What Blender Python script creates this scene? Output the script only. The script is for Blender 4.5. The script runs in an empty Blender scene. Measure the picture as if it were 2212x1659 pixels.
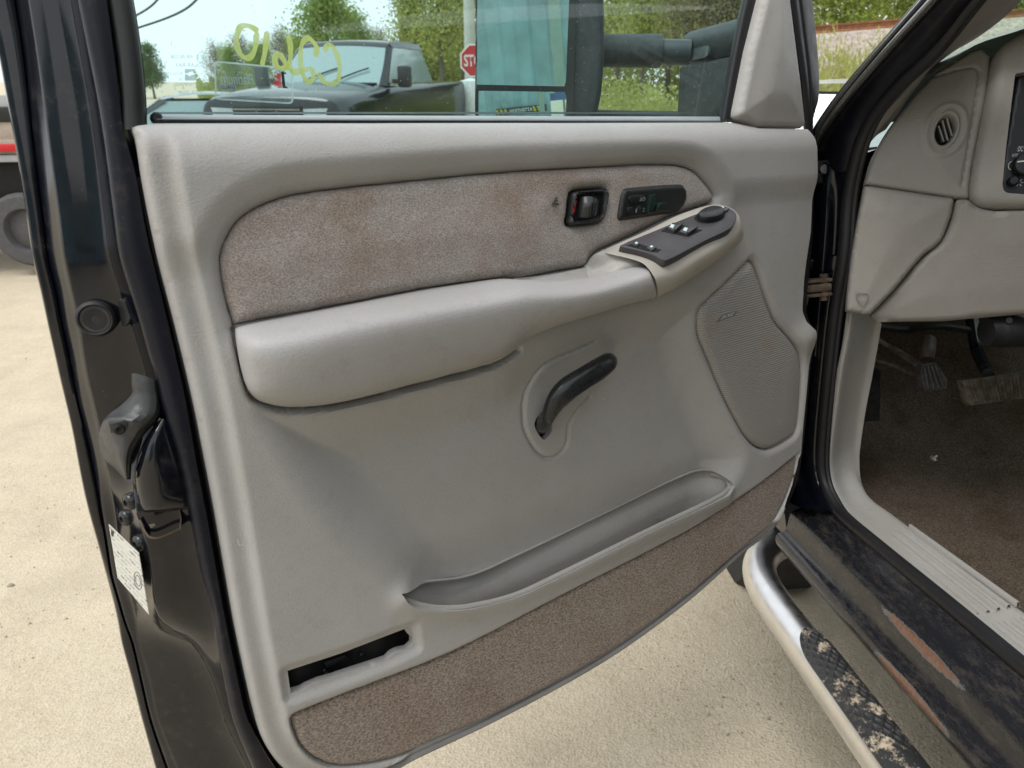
import bpy, bmesh, math, random
import numpy as np
from mathutils import Matrix, Vector
from math import radians, sin, cos, pi

# ------------------------------------------------------------------ camera, sky, sun, exposure
SC = bpy.context.scene
FPX = 1511.0; CX, CY = 1106.0, 829.5            # focal length and centre on a 2212 x 1659 plan of the view
un = lambda v: np.asarray(v, float) / np.linalg.norm(v)
_F = un([-6, -320, FPX]); _H = un([2398, -544, FPX]); _D = un(np.cross(_F, _H)); _R = un(np.cross(_D, _F))
def c2w(v):                                      # camera axes (right, down, forward) -> place axes (x right of truck, y its nose, z up)
    v = np.asarray(v, float); return np.array([v @ _R, v @ _F, -(v @ _D)])
CAM = np.array([0, 0, 1.27])
cam = bpy.data.cameras.new('camera'); cam_o = bpy.data.objects.new('camera', cam); SC.collection.objects.link(cam_o)
cx_, cy_, cz_ = c2w([1, 0, 0]), c2w([0, -1, 0]), c2w([0, 0, -1])
cam_o.matrix_world = Matrix(((cx_[0], cy_[0], cz_[0], CAM[0]), (cx_[1], cy_[1], cz_[1], CAM[1]), (cx_[2], cy_[2], cz_[2], CAM[2]), (0, 0, 0, 1)))
cam.sensor_width = 36; cam.lens = 36 * FPX / 2212; cam.clip_start = 0.02; cam.clip_end = 2000
cam.dof.use_dof = True; cam.dof.focus_distance = 1.12; cam.dof.aperture_fstop = 8.0
SC.camera = cam_o

SUN_EL, SUN_AZ = radians(58), radians(215)
world = bpy.data.worlds.new('World'); SC.world = world; world.use_nodes = True
nt = world.node_tree; nt.nodes.clear()
wo = nt.nodes.new('ShaderNodeOutputWorld'); bg = nt.nodes.new('ShaderNodeBackground')
sky = nt.nodes.new('ShaderNodeTexSky'); sky.sky_type = 'NISHITA'; sky.sun_disc = False
sky.sun_elevation = SUN_EL; sky.sun_rotation = SUN_AZ; sky.air_density = 1.0; sky.dust_density = 4.0; sky.ozone_density = 1.0
mixw = nt.nodes.new('ShaderNodeMix'); mixw.data_type = 'RGBA'; mixw.inputs[0].default_value = 0.80
mixw.inputs[7].default_value = (11.2, 11.5, 11.8, 1)   # even cloud cover over the blue
nt.links.new(sky.outputs[0], mixw.inputs[6]); nt.links.new(mixw.outputs[2], bg.inputs[0])
bg.inputs[1].default_value = 0.088; nt.links.new(bg.outputs[0], wo.inputs[0])
sun = bpy.data.lights.new('sun', 'SUN'); sun.energy = 1.3; sun.angle = radians(25); sun.color = (1.0, 0.98, 0.95)
sun_o = bpy.data.objects.new('sun', sun); SC.collection.objects.link(sun_o)
sd = Vector((sin(SUN_AZ) * cos(SUN_EL), cos(SUN_AZ) * cos(SUN_EL), sin(SUN_EL)))
sun_o.rotation_euler = sd.to_track_quat('Z', 'Y').to_euler(); sun_o.location = (0, 0, 30)
SC.view_settings.view_transform = 'Standard'; SC.view_settings.look = 'None'; SC.view_settings.gamma = 1.0
SC.view_settings.exposure = 0.55
SC.render.engine = 'CYCLES'; SC.cycles.max_bounces = 8; SC.cycles.transparent_max_bounces = 24
SC.cycles.caustics_reflective = False; SC.cycles.caustics_refractive = False
random.seed(7); RNG = np.random.default_rng(7)

# ------------------------------------------------------------------ measuring helpers
def ray(px, py): return c2w([px - CX, py - CY, FPX])
def hit(px, py, P0, N):
    r = ray(px, py); t = ((np.asarray(P0) - CAM) @ N) / (r @ N); return CAM + r * t
def hitx(px, py, x): return hit(px, py, [x, 0, 0], np.array([1.0, 0, 0]))
def hity(px, py, y): return hit(px, py, [0, y, 0], np.array([0, 1.0, 0]))
def hitz(px, py, z): return hit(px, py, [0, 0, z], np.array([0, 0, 1.0]))
class Frame:                                     # a flat working plane: u right, v up, n towards the viewer's side
    def __init__(s, o, u, v, n):
        s.o, s.u, s.v, s.n = map(lambda a: np.asarray(a, float), (o, u, v, n))
        s.M = Matrix(((s.u[0], s.v[0], s.n[0], s.o[0]), (s.u[1], s.v[1], s.n[1], s.o[1]), (s.u[2], s.v[2], s.n[2], s.o[2]), (0, 0, 0, 1)))
    def loc(s, w): d = np.asarray(w) - s.o; return np.array([d @ s.u, d @ s.v, d @ s.n])
    def P(s, px, py, d=0.0): return s.loc(hit(px, py, s.o + s.n * d, s.n))
    def uv(s, pts, d=0.0): return np.array([s.P(p[0], p[1], d)[:2] for p in pts])
def frame(o, n, up=(0, 0, 1)):
    n = un(n); u = un(np.cross(up, n)); return Frame(o, u, np.cross(n, u), n)

_V = un([250, 5300, FPX])
_nd = un(np.cross(_H, _V)); _nd = _nd if _nd[2] > 0 else -_nd
_tl = np.array([300 - CX, 275 - CY, FPX]); _tl /= _nd @ _tl
_tr = np.array([1740 - CX, 280 - CY, FPX]); _tr /= _nd @ _tr
_s = 1.05 / np.linalg.norm(_tr - _tl)
_u, _v = c2w(_H), c2w(-_V); _v = un(_v - _u * (_u @ _v))
DOOR = Frame(CAM + c2w(_tl * _s), _u, _v, np.cross(_u, _v))       # plane of the door's inner panel, u from latch to hinge
DP = DOOR.P

# ------------------------------------------------------------------ mesh helpers
def cr(pts, n=8, closed=False):
    P = np.asarray(pts, float); m = len(P); out = []
    segs = m if closed else m - 1
    for i in range(segs):
        if closed: a, b, c, d = P[(i - 1) % m], P[i], P[(i + 1) % m], P[(i + 2) % m]
        else: a, b, c, d = P[max(i - 1, 0)], P[i], P[i + 1], P[min(i + 2, m - 1)]
        # limited tangents keep corners from looping
        l0, l1, l2 = np.linalg.norm(b - a) + 1e-9, np.linalg.norm(c - b) + 1e-9, np.linalg.norm(d - c) + 1e-9
        t1 = (c - a) / (l0 + l1) * l1; t2 = (d - b) / (l1 + l2) * l1
        for k in range(n):
            t = k / n; out.append((2*t**3 - 3*t**2 + 1) * b + (t**3 - 2*t**2 + t) * t1 + (-2*t**3 + 3*t**2) * c + (t**3 - t**2) * t2)
    if not closed: out.append(P[-1])
    return np.array(out)
def resample(P, n):
    P = np.asarray(P, float); L = np.concatenate([[0], np.cumsum(np.linalg.norm(np.diff(P, axis=0), axis=1))])
    t = np.linspace(0, L[-1], n); return np.stack([np.interp(t, L, P[:, k]) for k in range(P.shape[1])], 1)
def sdf(Q, poly):
    Q = np.asarray(Q, float); A = np.asarray(poly, float); B = np.roll(A, -1, 0)
    best = np.full(len(Q), 1e9); near = np.zeros_like(Q); inside = np.zeros(len(Q), bool)
    for a, b in zip(A, B):
        e = b - a; w = Q - a; t = np.clip((w @ e) / (e @ e + 1e-18), 0, 1); pr = a + t[:, None] * e
        d = np.hypot(*(Q - pr).T); m = d < best; best[m] = d[m]; near[m] = pr[m]
        c = ((a[1] > Q[:, 1]) != (b[1] > Q[:, 1])); 
        with np.errstate(divide='ignore', invalid='ignore'):
            xi = (b[0] - a[0]) * (Q[:, 1] - a[1]) / (b[1] - a[1] + 1e-18) + a[0]
        inside ^= c & (Q[:, 0] < xi)
    return np.where(inside, best, -best), near
def ss(a, b, x): t = np.clip((x - a) / (b - a), 0, 1); return t * t * (3 - 2 * t)
def gs(x, w): return np.exp(-(x / w) ** 2)
def distline(U, V, line):
    Q = np.stack([U, V], 1); best = np.full(len(Q), 1e9); L = np.asarray(line)
    for a, b in zip(L[:-1], L[1:]):
        e = b - a; t = np.clip(((Q - a) @ e) / (e @ e + 1e-18), 0, 1); best = np.minimum(best, np.hypot(*(Q - a - t[:, None] * e).T))
    return best

COL = SC.collection
def link(o, parent=None, M=None):
    COL.objects.link(o)
    if parent is not None: o.parent = parent
    if M is not None: o.matrix_local = M
    return o
def mk(name, verts, faces, mat, parent=None, smooth=True, M=None, sharp=None):
    me = bpy.data.meshes.new(name); me.from_pydata([tuple(v) for v in verts], [], [tuple(int(i) for i in f) for f in faces])
    me.validate(verbose=False)
    me.polygons.foreach_set('use_smooth', [smooth] * len(me.polygons)); me.update()
    if sharp is not None and smooth: me.set_sharp_from_angle(angle=radians(sharp))
    if mat is not None: me.materials.append(mat)
    return link(bpy.data.objects.new(name, me), parent, M)
def bmk(name, bm, mat, parent=None, smooth=True, M=None, sharp=35):
    bmesh.ops.recalc_face_normals(bm, faces=bm.faces[:])
    me = bpy.data.meshes.new(name); bm.to_mesh(me); bm.free()
    me.polygons.foreach_set('use_smooth', [smooth] * len(me.polygons)); me.update()
    if smooth and sharp: me.set_sharp_from_angle(angle=radians(sharp))
    if mat is not None: me.materials.append(mat)
    return link(bpy.data.objects.new(name, me), parent, M)
def sheet(name, outline, hf, cell, mat, parent=None, holes=(), skirt=0.012, M=None):
    """a moulded sheet over a flat outline: hf(u, v, distance to edge) gives its relief"""
    O = np.asarray(outline, float); lo, hi = O.min(0) - cell, O.max(0) + cell
    nu, nv = int((hi[0] - lo[0]) / cell) + 2, int((hi[1] - lo[1]) / cell) + 2
    gu, gv = np.meshgrid(lo[0] + np.arange(nu) * cell, lo[1] + np.arange(nv) * cell)
    Q = np.stack([gu.ravel(), gv.ravel()], 1)
    s, near = sdf(Q, O)
    for h in holes:
        sh, nh = sdf(Q, h); m = -sh < s; s = np.where(m, -sh, s); near[m] = nh[m]
    m = np.abs(s) < 0.62 * cell; Q[m] = near[m]; s[m] = 0
    idx = np.arange(nu * nv).reshape(nv, nu)
    q = np.stack([idx[:-1, :-1], idx[:-1, 1:], idx[1:, 1:], idx[1:, :-1]], -1).reshape(-1, 4)
    ok = s >= 0; cnt = ok[q].sum(1); cen = Q[q].mean(1)
    full = q[cnt == 4]
    tri = [tuple(i for i in f if ok[i]) for f in q[cnt == 3]]
    faces = [tuple(f) for f in full] + tri
    # drop slivers whose centre lies outside
    fc = np.array([Q[list(f)].mean(0) for f in faces]); sc, _ = sdf(fc, O)
    for h in holes: sc = np.minimum(sc, -sdf(fc, h)[0])
    faces = [f for f, c in zip(faces, sc) if c > 0]
    used = np.unique(np.concatenate([np.array(f) for f in faces])); remap = -np.ones(nu * nv, int); remap[used] = np.arange(len(used))
    Qu = Q[used]; h = hf(Qu[:, 0], Qu[:, 1], s[used]); V = [ (a[0], a[1], b) for a, b in zip(Qu, h)]
    faces = [tuple(remap[i] for i in f) for f in faces]
    if skirt:
        ed = {}
        for f in faces:
            for a, b in zip(f, f[1:] + f[:1]): ed[(a, b)] = ed.get((a, b), 0) + 1
        bd = [(a, b) for a, b in ed if (b, a) not in ed]; low = {}
        for a, b in bd:
            for k in (a, b):
                if k not in low: low[k] = len(V); V.append((V[k][0], V[k][1], V[k][2] - skirt))
        faces += [(b, a, low[a], low[b]) for a, b in bd]
    return mk(name, V, faces, mat, parent, True, M, sharp=50)
def loft(name, st, mat, parent=None, na=6, nb=4, M=None, closed_b=False, sharp=None, smooth=True, flip=False, caps=False):
    st = [np.asarray(s, float) for s in st]
    if nb > 0: st = [cr(s, nb, closed_b) for s in st]
    A = np.array(st)                                              # S x K x 3
    if na > 0: A = np.stack([cr(A[:, k], na) for k in range(A.shape[1])], 1)
    S, K = A.shape[:2]; idx = np.arange(S * K).reshape(S, K); fs = []
    kk = K if closed_b else K - 1
    for i in range(S - 1):
        for j in range(kk):
            f = (idx[i, j], idx[i, (j + 1) % K], idx[i + 1, (j + 1) % K], idx[i + 1, j]); fs.append(f[::-1] if flip else f)
    if caps: fs += [tuple(idx[0, ::-1]), tuple(idx[-1])]
    return mk(name, A.reshape(-1, 3), fs, mat, parent, smooth, M, sharp)
def tube(name, path, r, mat, parent=None, seg=10, M=None, flat=1.0, up=(0, 0, 1), n=6, smooth_path=True, prof=None):
    P = cr(path, n) if smooth_path else np.asarray(path, float)
    rr = np.asarray(r, float) if np.ndim(r) else np.full(len(path), float(r))
    R = np.interp(np.linspace(0, len(rr) - 1, len(P)), np.arange(len(rr)), rr)
    T = np.gradient(P, axis=0); st = []; pu = None
    for i, (p, t) in enumerate(zip(P, T)):
        t = un(t); b = np.cross(t, up)
        b = un(b) if np.linalg.norm(b) > 1e-4 else un(np.cross(t, (1, 0.01, 0)))
        c = np.cross(b, t)
        if prof is None: ring = [p + R[i] * (cos(a) * b + flat * sin(a) * c) for a in np.linspace(0, 2 * pi, seg, endpoint=False)]
        else: ring = [p + R[i] * (q[0] * b + q[1] * c) for q in prof]
        st.append(ring)
    return loft(name, st, mat, parent, 0, 0, M, closed_b=True, caps=True, sharp=40)
def prism(name, poly, z0, z1, mat, parent=None, bev=0.0, M=None, seg=2):
    """a flat polygon given thickness from z0 to z1 with rounded rims"""
    bm = bmesh.new(); lo = [bm.verts.new((p[0], p[1], z0)) for p in poly]; hi = [bm.verts.new((p[0], p[1], z1)) for p in poly]
    bm.faces.new(hi); bm.faces.new(lo[::-1]); n = len(poly)
    for i in range(n): bm.faces.new((lo[i], lo[(i + 1) % n], hi[(i + 1) % n], hi[i]))
    bmesh.ops.recalc_face_normals(bm, faces=bm.faces[:])
    if bev:
        es = [e for e in bm.edges if abs(e.verts[0].co.z - z1) < 1e-7 and abs(e.verts[1].co.z - z1) < 1e-7]
        bmesh.ops.bevel(bm, geom=es, offset=bev, segments=seg, profile=0.5, affect='EDGES', clamp_overlap=True)
    return bmk(name, bm, mat, parent, True, M)
def box(name, c, s, mat, parent=None, bev=0.0, M=None, rot=None, seg=2):
    bm = bmesh.new(); bmesh.ops.create_cube(bm, size=1)
    for v in bm.verts: v.co = Vector((v.co.x * s[0], v.co.y * s[1], v.co.z * s[2]))
    if bev: bmesh.ops.bevel(bm, geom=bm.edges[:], offset=bev, segments=seg, profile=0.5, affect='EDGES', clamp_overlap=True)
    if rot is not None: bm.transform(rot)
    bm.transform(Matrix.Translation(Vector(c)))
    return bmk(name, bm, mat, parent, True, M)
def ngonp(c, r, n=24, ry=None): return [(c[0] + r * cos(a), c[1] + (ry or r) * sin(a)) for a in np.linspace(0, 2 * pi, n, endpoint=False)]
def lathe(name, prof, mat, parent=None, M=None, seg=32, sharp=40):
    """prof: (radius, height) pairs turned about local z"""
    st = [[(r * cos(a), r * sin(a), z) for a in np.linspace(0, 2 * pi, seg, endpoint=False)] for r, z in prof]
    return loft(name, st, mat, parent, 0, 0, M, closed_b=True, sharp=sharp, caps=True)
def text_mesh(s, bold=0.0, shear=0.0, extr=0.0):
    cu = bpy.data.curves.new('lettering', 'FONT'); cu.body = s; cu.size = 1; cu.offset = bold; cu.shear = shear; cu.extrude = extr; cu.resolution_u = 3
    o = bpy.data.objects.new('lettering', cu); COL.objects.link(o); bpy.context.view_layer.update()
    me = bpy.data.meshes.new_from_object(o.evaluated_get(bpy.context.evaluated_depsgraph_get()))
    bpy.data.objects.remove(o); bpy.data.curves.remove(cu); return me
def text_on(name, s, p00, p10, p01, mat, parent=None, z=0.0, mirror=False, bold=0.0, shear=0.0, extr=0.0, M=None):
    """lettering fitted into the parallelogram p00 (lower left), p10 (lower right), p01 (upper left) of a local plane"""
    me = text_mesh(s, bold, shear, extr); me.name = name
    co = np.zeros(len(me.vertices) * 3); me.vertices.foreach_get('co', co); co = co.reshape(-1, 3)
    lo, hi = co.min(0), co.max(0); a = (co[:, 0] - lo[0]) / (hi[0] - lo[0]); b = (co[:, 1] - lo[1]) / (hi[1] - lo[1])
    if mirror: a = 1 - a
    p00, p10, p01 = map(lambda p: np.asarray(p, float)[:2], (p00, p10, p01))
    q = p00 + a[:, None] * (p10 - p00) + b[:, None] * (p01 - p00)
    co = np.column_stack([q, z + co[:, 2]]); me.vertices.foreach_set('co', co.ravel()); me.update()
    me.materials.clear(); me.materials.append(mat)
    return link(bpy.data.objects.new(name, me), parent, M)
def empty(name, M=None, loc=None):
    o = bpy.data.objects.new(name, None); COL.objects.link(o); o.empty_display_size = 0.2
    if M is not None: o.matrix_world = M
    if loc is not None: o.location = loc
    return o
def tag(o, label=None, cat=None, group=None, kind=None):
    for k, v in (('label', label), ('category', cat), ('group', group), ('kind', kind)):
        if v: o[k] = v
    return o
def copy_tree(o, parent=None):
    c = o.copy(); COL.objects.link(c); c.parent = parent
    for ch in o.children: copy_tree(ch, c)
    return c
def merge(name, objs, mat=None):
    pass

# ------------------------------------------------------------------ materials
class NT:
    def __init__(s, name):
        s.m = bpy.data.materials.new(name); s.m.use_nodes = True; s.t = s.m.node_tree; s.n = s.t.nodes
        s.b = s.n['Principled BSDF']; s.tc = s.n.new('ShaderNodeTexCoord'); s.co = s.tc.outputs['Object']
    def new(s, t, **k):
        x = s.n.new(t)
        for a, v in k.items():
            if a in x.inputs.keys() if isinstance(a, str) else False: x.inputs[a].default_value = v
            else: setattr(x, a, v)
        return x
    def link(s, a, b): s.t.links.new(a, b)
    def noise(s, scale, detail=3, rough=0.55, co=None, dist=0.0):
        x = s.n.new('ShaderNodeTexNoise'); x.inputs['Scale'].default_value = scale; x.inputs['Detail'].default_value = detail
        x.inputs['Roughness'].default_value = rough; x.inputs['Distortion'].default_value = dist; s.link(co or s.co, x.inputs['Vector']); return x.outputs['Fac']
    def vor(s, scale, feature='F1', co=None, rnd=1.0):
        x = s.n.new('ShaderNodeTexVoronoi'); x.feature = feature; x.inputs['Scale'].default_value = scale; x.inputs['Randomness'].default_value = rnd
        s.link(co or s.co, x.inputs['Vector']); return x.outputs['Distance']
    def mapping(s, scale=(1, 1, 1), rot=(0, 0, 0), co=None):
        x = s.n.new('ShaderNodeMapping'); x.inputs['Scale'].default_value = scale; x.inputs['Rotation'].default_value = rot; s.link(co or s.co, x.inputs[0]); return x.outputs[0]
    def ramp(s, f, stops):
        x = s.n.new('ShaderNodeValToRGB'); e = x.color_ramp.elements
        while len(e) < len(stops): e.new(0.5)
        for k, (p, c) in zip(e, stops): k.position = p; k.color = c if len(c) == 4 else (*c, 1)
        s.link(f, x.inputs[0]); return x.outputs[0]
    def mr(s, f, a, b, c=0.0, d=1.0):
        x = s.n.new('ShaderNodeMapRange'); x.inputs[1].default_value = a; x.inputs[2].default_value = b; x.inputs[3].default_value = c; x.inputs[4].default_value = d
        s.link(f, x.inputs[0]); return x.outputs[0]
    def math(s, op, a, b=None):
        x = s.n.new('ShaderNodeMath'); x.operation = op
        for i, v in enumerate((a, b)):
            if v is None: continue
            if isinstance(v, (int, float)): x.inputs[i].default_value = v
            else: s.link(v, x.inputs[i])
        return x.outputs[0]
    def mix(s, f, a, b, mode='MIX'):
        x = s.n.new('ShaderNodeMix'); x.data_type = 'RGBA'; x.blend_type = mode
        for i, v in ((0, f), (6, a), (7, b)):
            if isinstance(v, (int, float)): x.inputs[i].default_value = v
            elif isinstance(v, tuple): x.inputs[i].default_value = v if len(v) == 4 else (*v, 1)
            else: s.link(v, x.inputs[i])
        return x.outputs[2]
    def bump(s, h, strength=0.3, dist=0.001, prev=None):
        x = s.n.new('ShaderNodeBump'); x.inputs['Strength'].default_value = strength; x.inputs['Distance'].default_value = dist; s.link(h, x.inputs['Height'])
        if prev: s.link(prev, x.inputs['Normal'])
        return x.outputs[0]
    def out(s, col=None, rough=None, normal=None, **k):
        for key, v in (('Base Color', col), ('Roughness', rough), ('Normal', normal)):
            if v is None: continue
            if isinstance(v, (int, float)): s.b.inputs[key].default_value = v
            elif isinstance(v, tuple): s.b.inputs[key].default_value = v if len(v) == 4 else (*v, 1)
            else: s.link(v, s.b.inputs[key])
        for key, v in k.items(): s.b.inputs[key.replace('_', ' ')].default_value = v
        return s.m
def plain(name, col, rough=0.5, metal=0.0, var=0.12, vs=20, bump=0.0, bs=300, coat=0.0, spec=0.5):
    t = NT(name); n = t.noise(vs, 4); c = t.mix(t.mr(n, 0.3, 0.7), tuple(x * (1 - var) for x in col), tuple(min(1, x * (1 + var)) for x in col))
    nm = t.bump(t.noise(bs, 2), bump, 0.002) if bump else None
    r = t.mr(t.noise(vs * 2.3, 3), 0.3, 0.7, max(0.02, rough - 0.07), min(1, rough + 0.07))
    t.b.inputs['Specular IOR Level'].default_value = spec
    return t.out(c, r, nm, Metallic=metal, Coat_Weight=coat, Coat_Roughness=0.06)
def vinyl(name, col, dirt=0.25):
    t = NT(name)
    g = t.math('ADD', t.math('MULTIPLY', t.vor(320, co=t.mapping((1, 1.5, 1))), 0.6), t.noise(400, 3, 0.6, dist=1.2))
    big = t.noise(5, 4, 0.6); mid = t.noise(38, 4, 0.7)
    c = t.mix(t.mr(big, 0.35, 0.7), tuple(x * 1.03 for x in col), tuple(x * y for x, y in zip(col, (0.93, 0.92, 0.89))))
    c = t.mix(t.math('MULTIPLY', t.mr(mid, 0.54, 0.74), dirt * 1.4), c, tuple(x * y for x, y in zip(col, (0.80, 0.74, 0.66))))
    c = t.mix(t.math('MULTIPLY', t.mr(t.noise(420, 2), 0.3, 0.55, 1, 0), 0.10), c, (0.12, 0.115, 0.105))
    nm = t.bump(g, 0.30, 0.0012)
    return t.out(c, t.mr(mid, 0.3, 0.7, 0.44, 0.58), nm)
M_VINYL = vinyl('grained_vinyl', (0.40, 0.394, 0.386))
M_VINYL_D = vinyl('worn_armrest_vinyl', (0.39, 0.384, 0.384), 0.4)
M_TRIM = vinyl('interior_plastic', (0.39, 0.380, 0.362), 0.3)
M_DASH = vinyl('shaded_dash_plastic', (0.285, 0.272, 0.252), 0.2)  # same plastic as the trim, base darkened for shade inside the cab
def fabric(name, a, b, stain, sc, vary, sheen=0.2):
    t = NT(name)
    w = t.math('ADD', t.math('MULTIPLY', t.noise(sc, 2, 0.7, co=t.mapping((1, 1.5, 1))), 0.7), t.math('MULTIPLY', t.vor(sc * 0.8, co=t.mapping((0.8, 1.4, 1))), 0.3))
    c = t.mix(t.mr(w, 0.32, 0.62), a, b)
    s = t.math('MULTIPLY', t.mr(t.noise(6.5, 5, 0.65), 0.47, 0.68), vary)
    c = t.mix(s, c, stain, 'MULTIPLY')
    s2 = t.math('MULTIPLY', t.mr(t.noise(17, 4, 0.7), 0.55, 0.75), vary * 0.6)
    c = t.mix(s2, c, (0.62, 0.55, 0.5), 'MULTIPLY')
    nm = t.bump(w, 0.7, 0.0016)
    t.b.inputs['Sheen Weight'].default_value = sheen; t.b.inputs['Sheen Roughness'].default_value = 0.6
    return t.out(c, 0.95, nm, Specular_IOR_Level=0.1)
M_CLOTH = fabric('tweed_insert', (0.18, 0.156, 0.141), (0.47, 0.425, 0.392), (0.76, 0.63, 0.52), 620, 0.75)
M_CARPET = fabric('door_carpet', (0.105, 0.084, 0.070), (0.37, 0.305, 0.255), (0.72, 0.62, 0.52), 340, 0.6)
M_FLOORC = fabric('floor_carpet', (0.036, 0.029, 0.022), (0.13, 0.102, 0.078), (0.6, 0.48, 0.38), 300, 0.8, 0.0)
def car_paint(name, col, dust=0.25, rough=0.12, spec=0.5):
    t = NT(name); n = t.noise(9, 5, 0.7); d = t.mr(t.noise(60, 5, 0.75), 0.5, 0.72); f = t.math('MULTIPLY', t.math('MULTIPLY', d, t.mr(n, 0.4, 0.65)), dust)
    sp = t.math('MULTIPLY', t.mr(t.vor(160), 0.05, 0.10, 1, 0), t.mr(t.noise(30, 3), 0.52, 0.6))
    c = t.mix(f, col, (0.20, 0.17, 0.13)); c = t.mix(t.math('MULTIPLY', sp, min(1, dust * 2)), c, (0.30, 0.27, 0.22))
    r = t.math('ADD', t.mr(n, 0.3, 0.7, rough, rough + 0.1), t.math('MULTIPLY', f, 0.5))
    nm = t.bump(t.noise(14, 2), 0.06, 0.004)
    return t.out(c, r, nm, Coat_Weight=0.0, Coat_Roughness=0.05, Specular_IOR_Level=spec)
M_PAINT = car_paint('black_door_paint', (0.004, 0.005, 0.009), 0.14, 0.06, 0.55)
M_PAINT_S = car_paint('satin_jamb_paint', (0.007, 0.008, 0.015), 0.18, 0.38, 0.35)
M_RUB = plain('black_rubber', (0.012, 0.012, 0.014), 0.55, bump=0.1, bs=500)
M_BLK = plain('black_plastic', (0.014, 0.015, 0.016), 0.42, bump=0.15, bs=900)
M_BLK_G = plain('satin_black_plastic', (0.016, 0.018, 0.019), 0.28, var=0.25)
M_LATCH = plain('grey_latch_plastic', (0.045, 0.046, 0.048), 0.42, var=0.35, vs=60, bump=0.15, bs=500)
M_SWITCH = plain('charcoal_switch_plate', (0.055, 0.052, 0.056), 0.45, bump=0.1, bs=900)
M_KEY = plain('smoked_switch_key', (0.05, 0.055, 0.055), 0.25)
M_ICON = plain('pale_switch_print', (0.55, 0.68, 0.70), 0.5)
M_WHITE = plain('white_print', (0.72, 0.72, 0.70), 0.5, var=0.03)
M_RED = plain('red_marker', (0.55, 0.015, 0.02), 0.4)
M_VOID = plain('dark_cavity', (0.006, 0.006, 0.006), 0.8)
M_STEEL = plain('dull_steel', (0.28, 0.27, 0.26), 0.4, metal=0.9, var=0.3)
M_RUSTY = plain('rusty_steel', (0.12, 0.088, 0.066), 0.75, metal=0.2, var=0.5, vs=60)
M_CHROME = plain('polished_steel', (0.80, 0.80, 0.80), 0.34, metal=1.0, var=0.05)
M_GREYMET = plain('grey_belt_strip', (0.30, 0.33, 0.34), 0.35, var=0.06)
M_LABEL_W = plain('label_paper', (0.62, 0.62, 0.56), 0.6, var=0.05)

def glass(name, tint, dirt=0.10, alpha=0.12, rough=0.0):
    """window pane: light passes straight through a tinted sheet, with a sky reflection and dust specks"""
    m = bpy.data.materials.new(name); m.use_nodes = True; t = m.node_tree; n = t.nodes; n.clear()
    out = n.new('ShaderNodeOutputMaterial'); tr = n.new('ShaderNodeBsdfTransparent'); tr.inputs[0].default_value = (*tint, 1)
    gl = n.new('ShaderNodeBsdfGlossy'); gl.inputs['Roughness'].default_value = 0.02; gl.inputs['Color'].default_value = (0.9, 0.95, 0.95, 1)
    fr = n.new('ShaderNodeFresnel'); fr.inputs[0].default_value = 1.5; mx = n.new('ShaderNodeMixShader')
    gm = n.new('ShaderNodeNewGeometry'); inv = n.new('ShaderNodeMath'); inv.operation = 'SUBTRACT'; inv.inputs[0].default_value = 1; t.links.new(gm.outputs['Backfacing'], inv.inputs[1])
    fm = n.new('ShaderNodeMath'); fm.operation = 'MULTIPLY'; t.links.new(fr.outputs[0], fm.inputs[0]); t.links.new(inv.outputs[0], fm.inputs[1])   # one reflection per pane, on the face turned to the light
    t.links.new(fm.outputs[0], mx.inputs[0]); t.links.new(tr.outputs[0], mx.inputs[1]); t.links.new(gl.outputs[0], mx.inputs[2])
    tc = n.new('ShaderNodeTexCoord'); vo = n.new('ShaderNodeTexVoronoi'); vo.inputs['Scale'].default_value = 130; t.links.new(tc.outputs['Object'], vo.inputs[0])
    r = n.new('ShaderNodeMapRange'); r.inputs[1].default_value = 0.06; r.inputs[2].default_value = 0.13; r.inputs[3].default_value = 0.55; r.inputs[4].default_value = 0.0
    t.links.new(vo.outputs['Distance'], r.inputs[0])
    no = n.new('ShaderNodeTexNoise'); no.inputs['Scale'].default_value = 9; no.inputs['Detail'].default_value = 6; t.links.new(tc.outputs['Object'], no.inputs[0])
    r2 = n.new('ShaderNodeMapRange'); r2.inputs[1].default_value = 0.45; r2.inputs[2].default_value = 0.75; r2.inputs[3].default_value = 0.004; r2.inputs[4].default_value = dirt * 0.45
    t.links.new(no.outputs[0], r2.inputs[0])
    mu = n.new('ShaderNodeMath'); mu.operation = 'MULTIPLY'; t.links.new(r.outputs[0], mu.inputs[0]); r3 = n.new('ShaderNodeMapRange'); r3.inputs[1].default_value = 0.5; r3.inputs[2].default_value = 0.56
    no2 = n.new('ShaderNodeTexNoise'); no2.inputs['Scale'].default_value = 42; t.links.new(tc.outputs['Object'], no2.inputs[0]); t.links.new(no2.outputs[0], r3.inputs[0]); t.links.new(r3.outputs[0], mu.inputs[1])
    ad = n.new('ShaderNodeMath'); ad.operation = 'MAXIMUM'; t.links.new(mu.outputs[0], ad.inputs[0]); t.links.new(r2.outputs[0], ad.inputs[1])
    df = n.new('ShaderNodeBsdfDiffuse'); df.inputs[0].default_value = (0.62, 0.62, 0.56, 1); m2 = n.new('ShaderNodeMixShader')
    t.links.new(ad.outputs[0], m2.inputs[0]); t.links.new(mx.outputs[0], m2.inputs[1]); t.links.new(df.outputs[0], m2.inputs[2]); t.links.new(m2.outputs[0], out.inputs[0])
    return m
M_GLASS = glass('tinted_door_glass', (0.855, 0.965, 0.96))
M_WSHIELD = glass('windscreen_glass', (0.72, 0.93, 0.84), 0.12)
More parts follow.
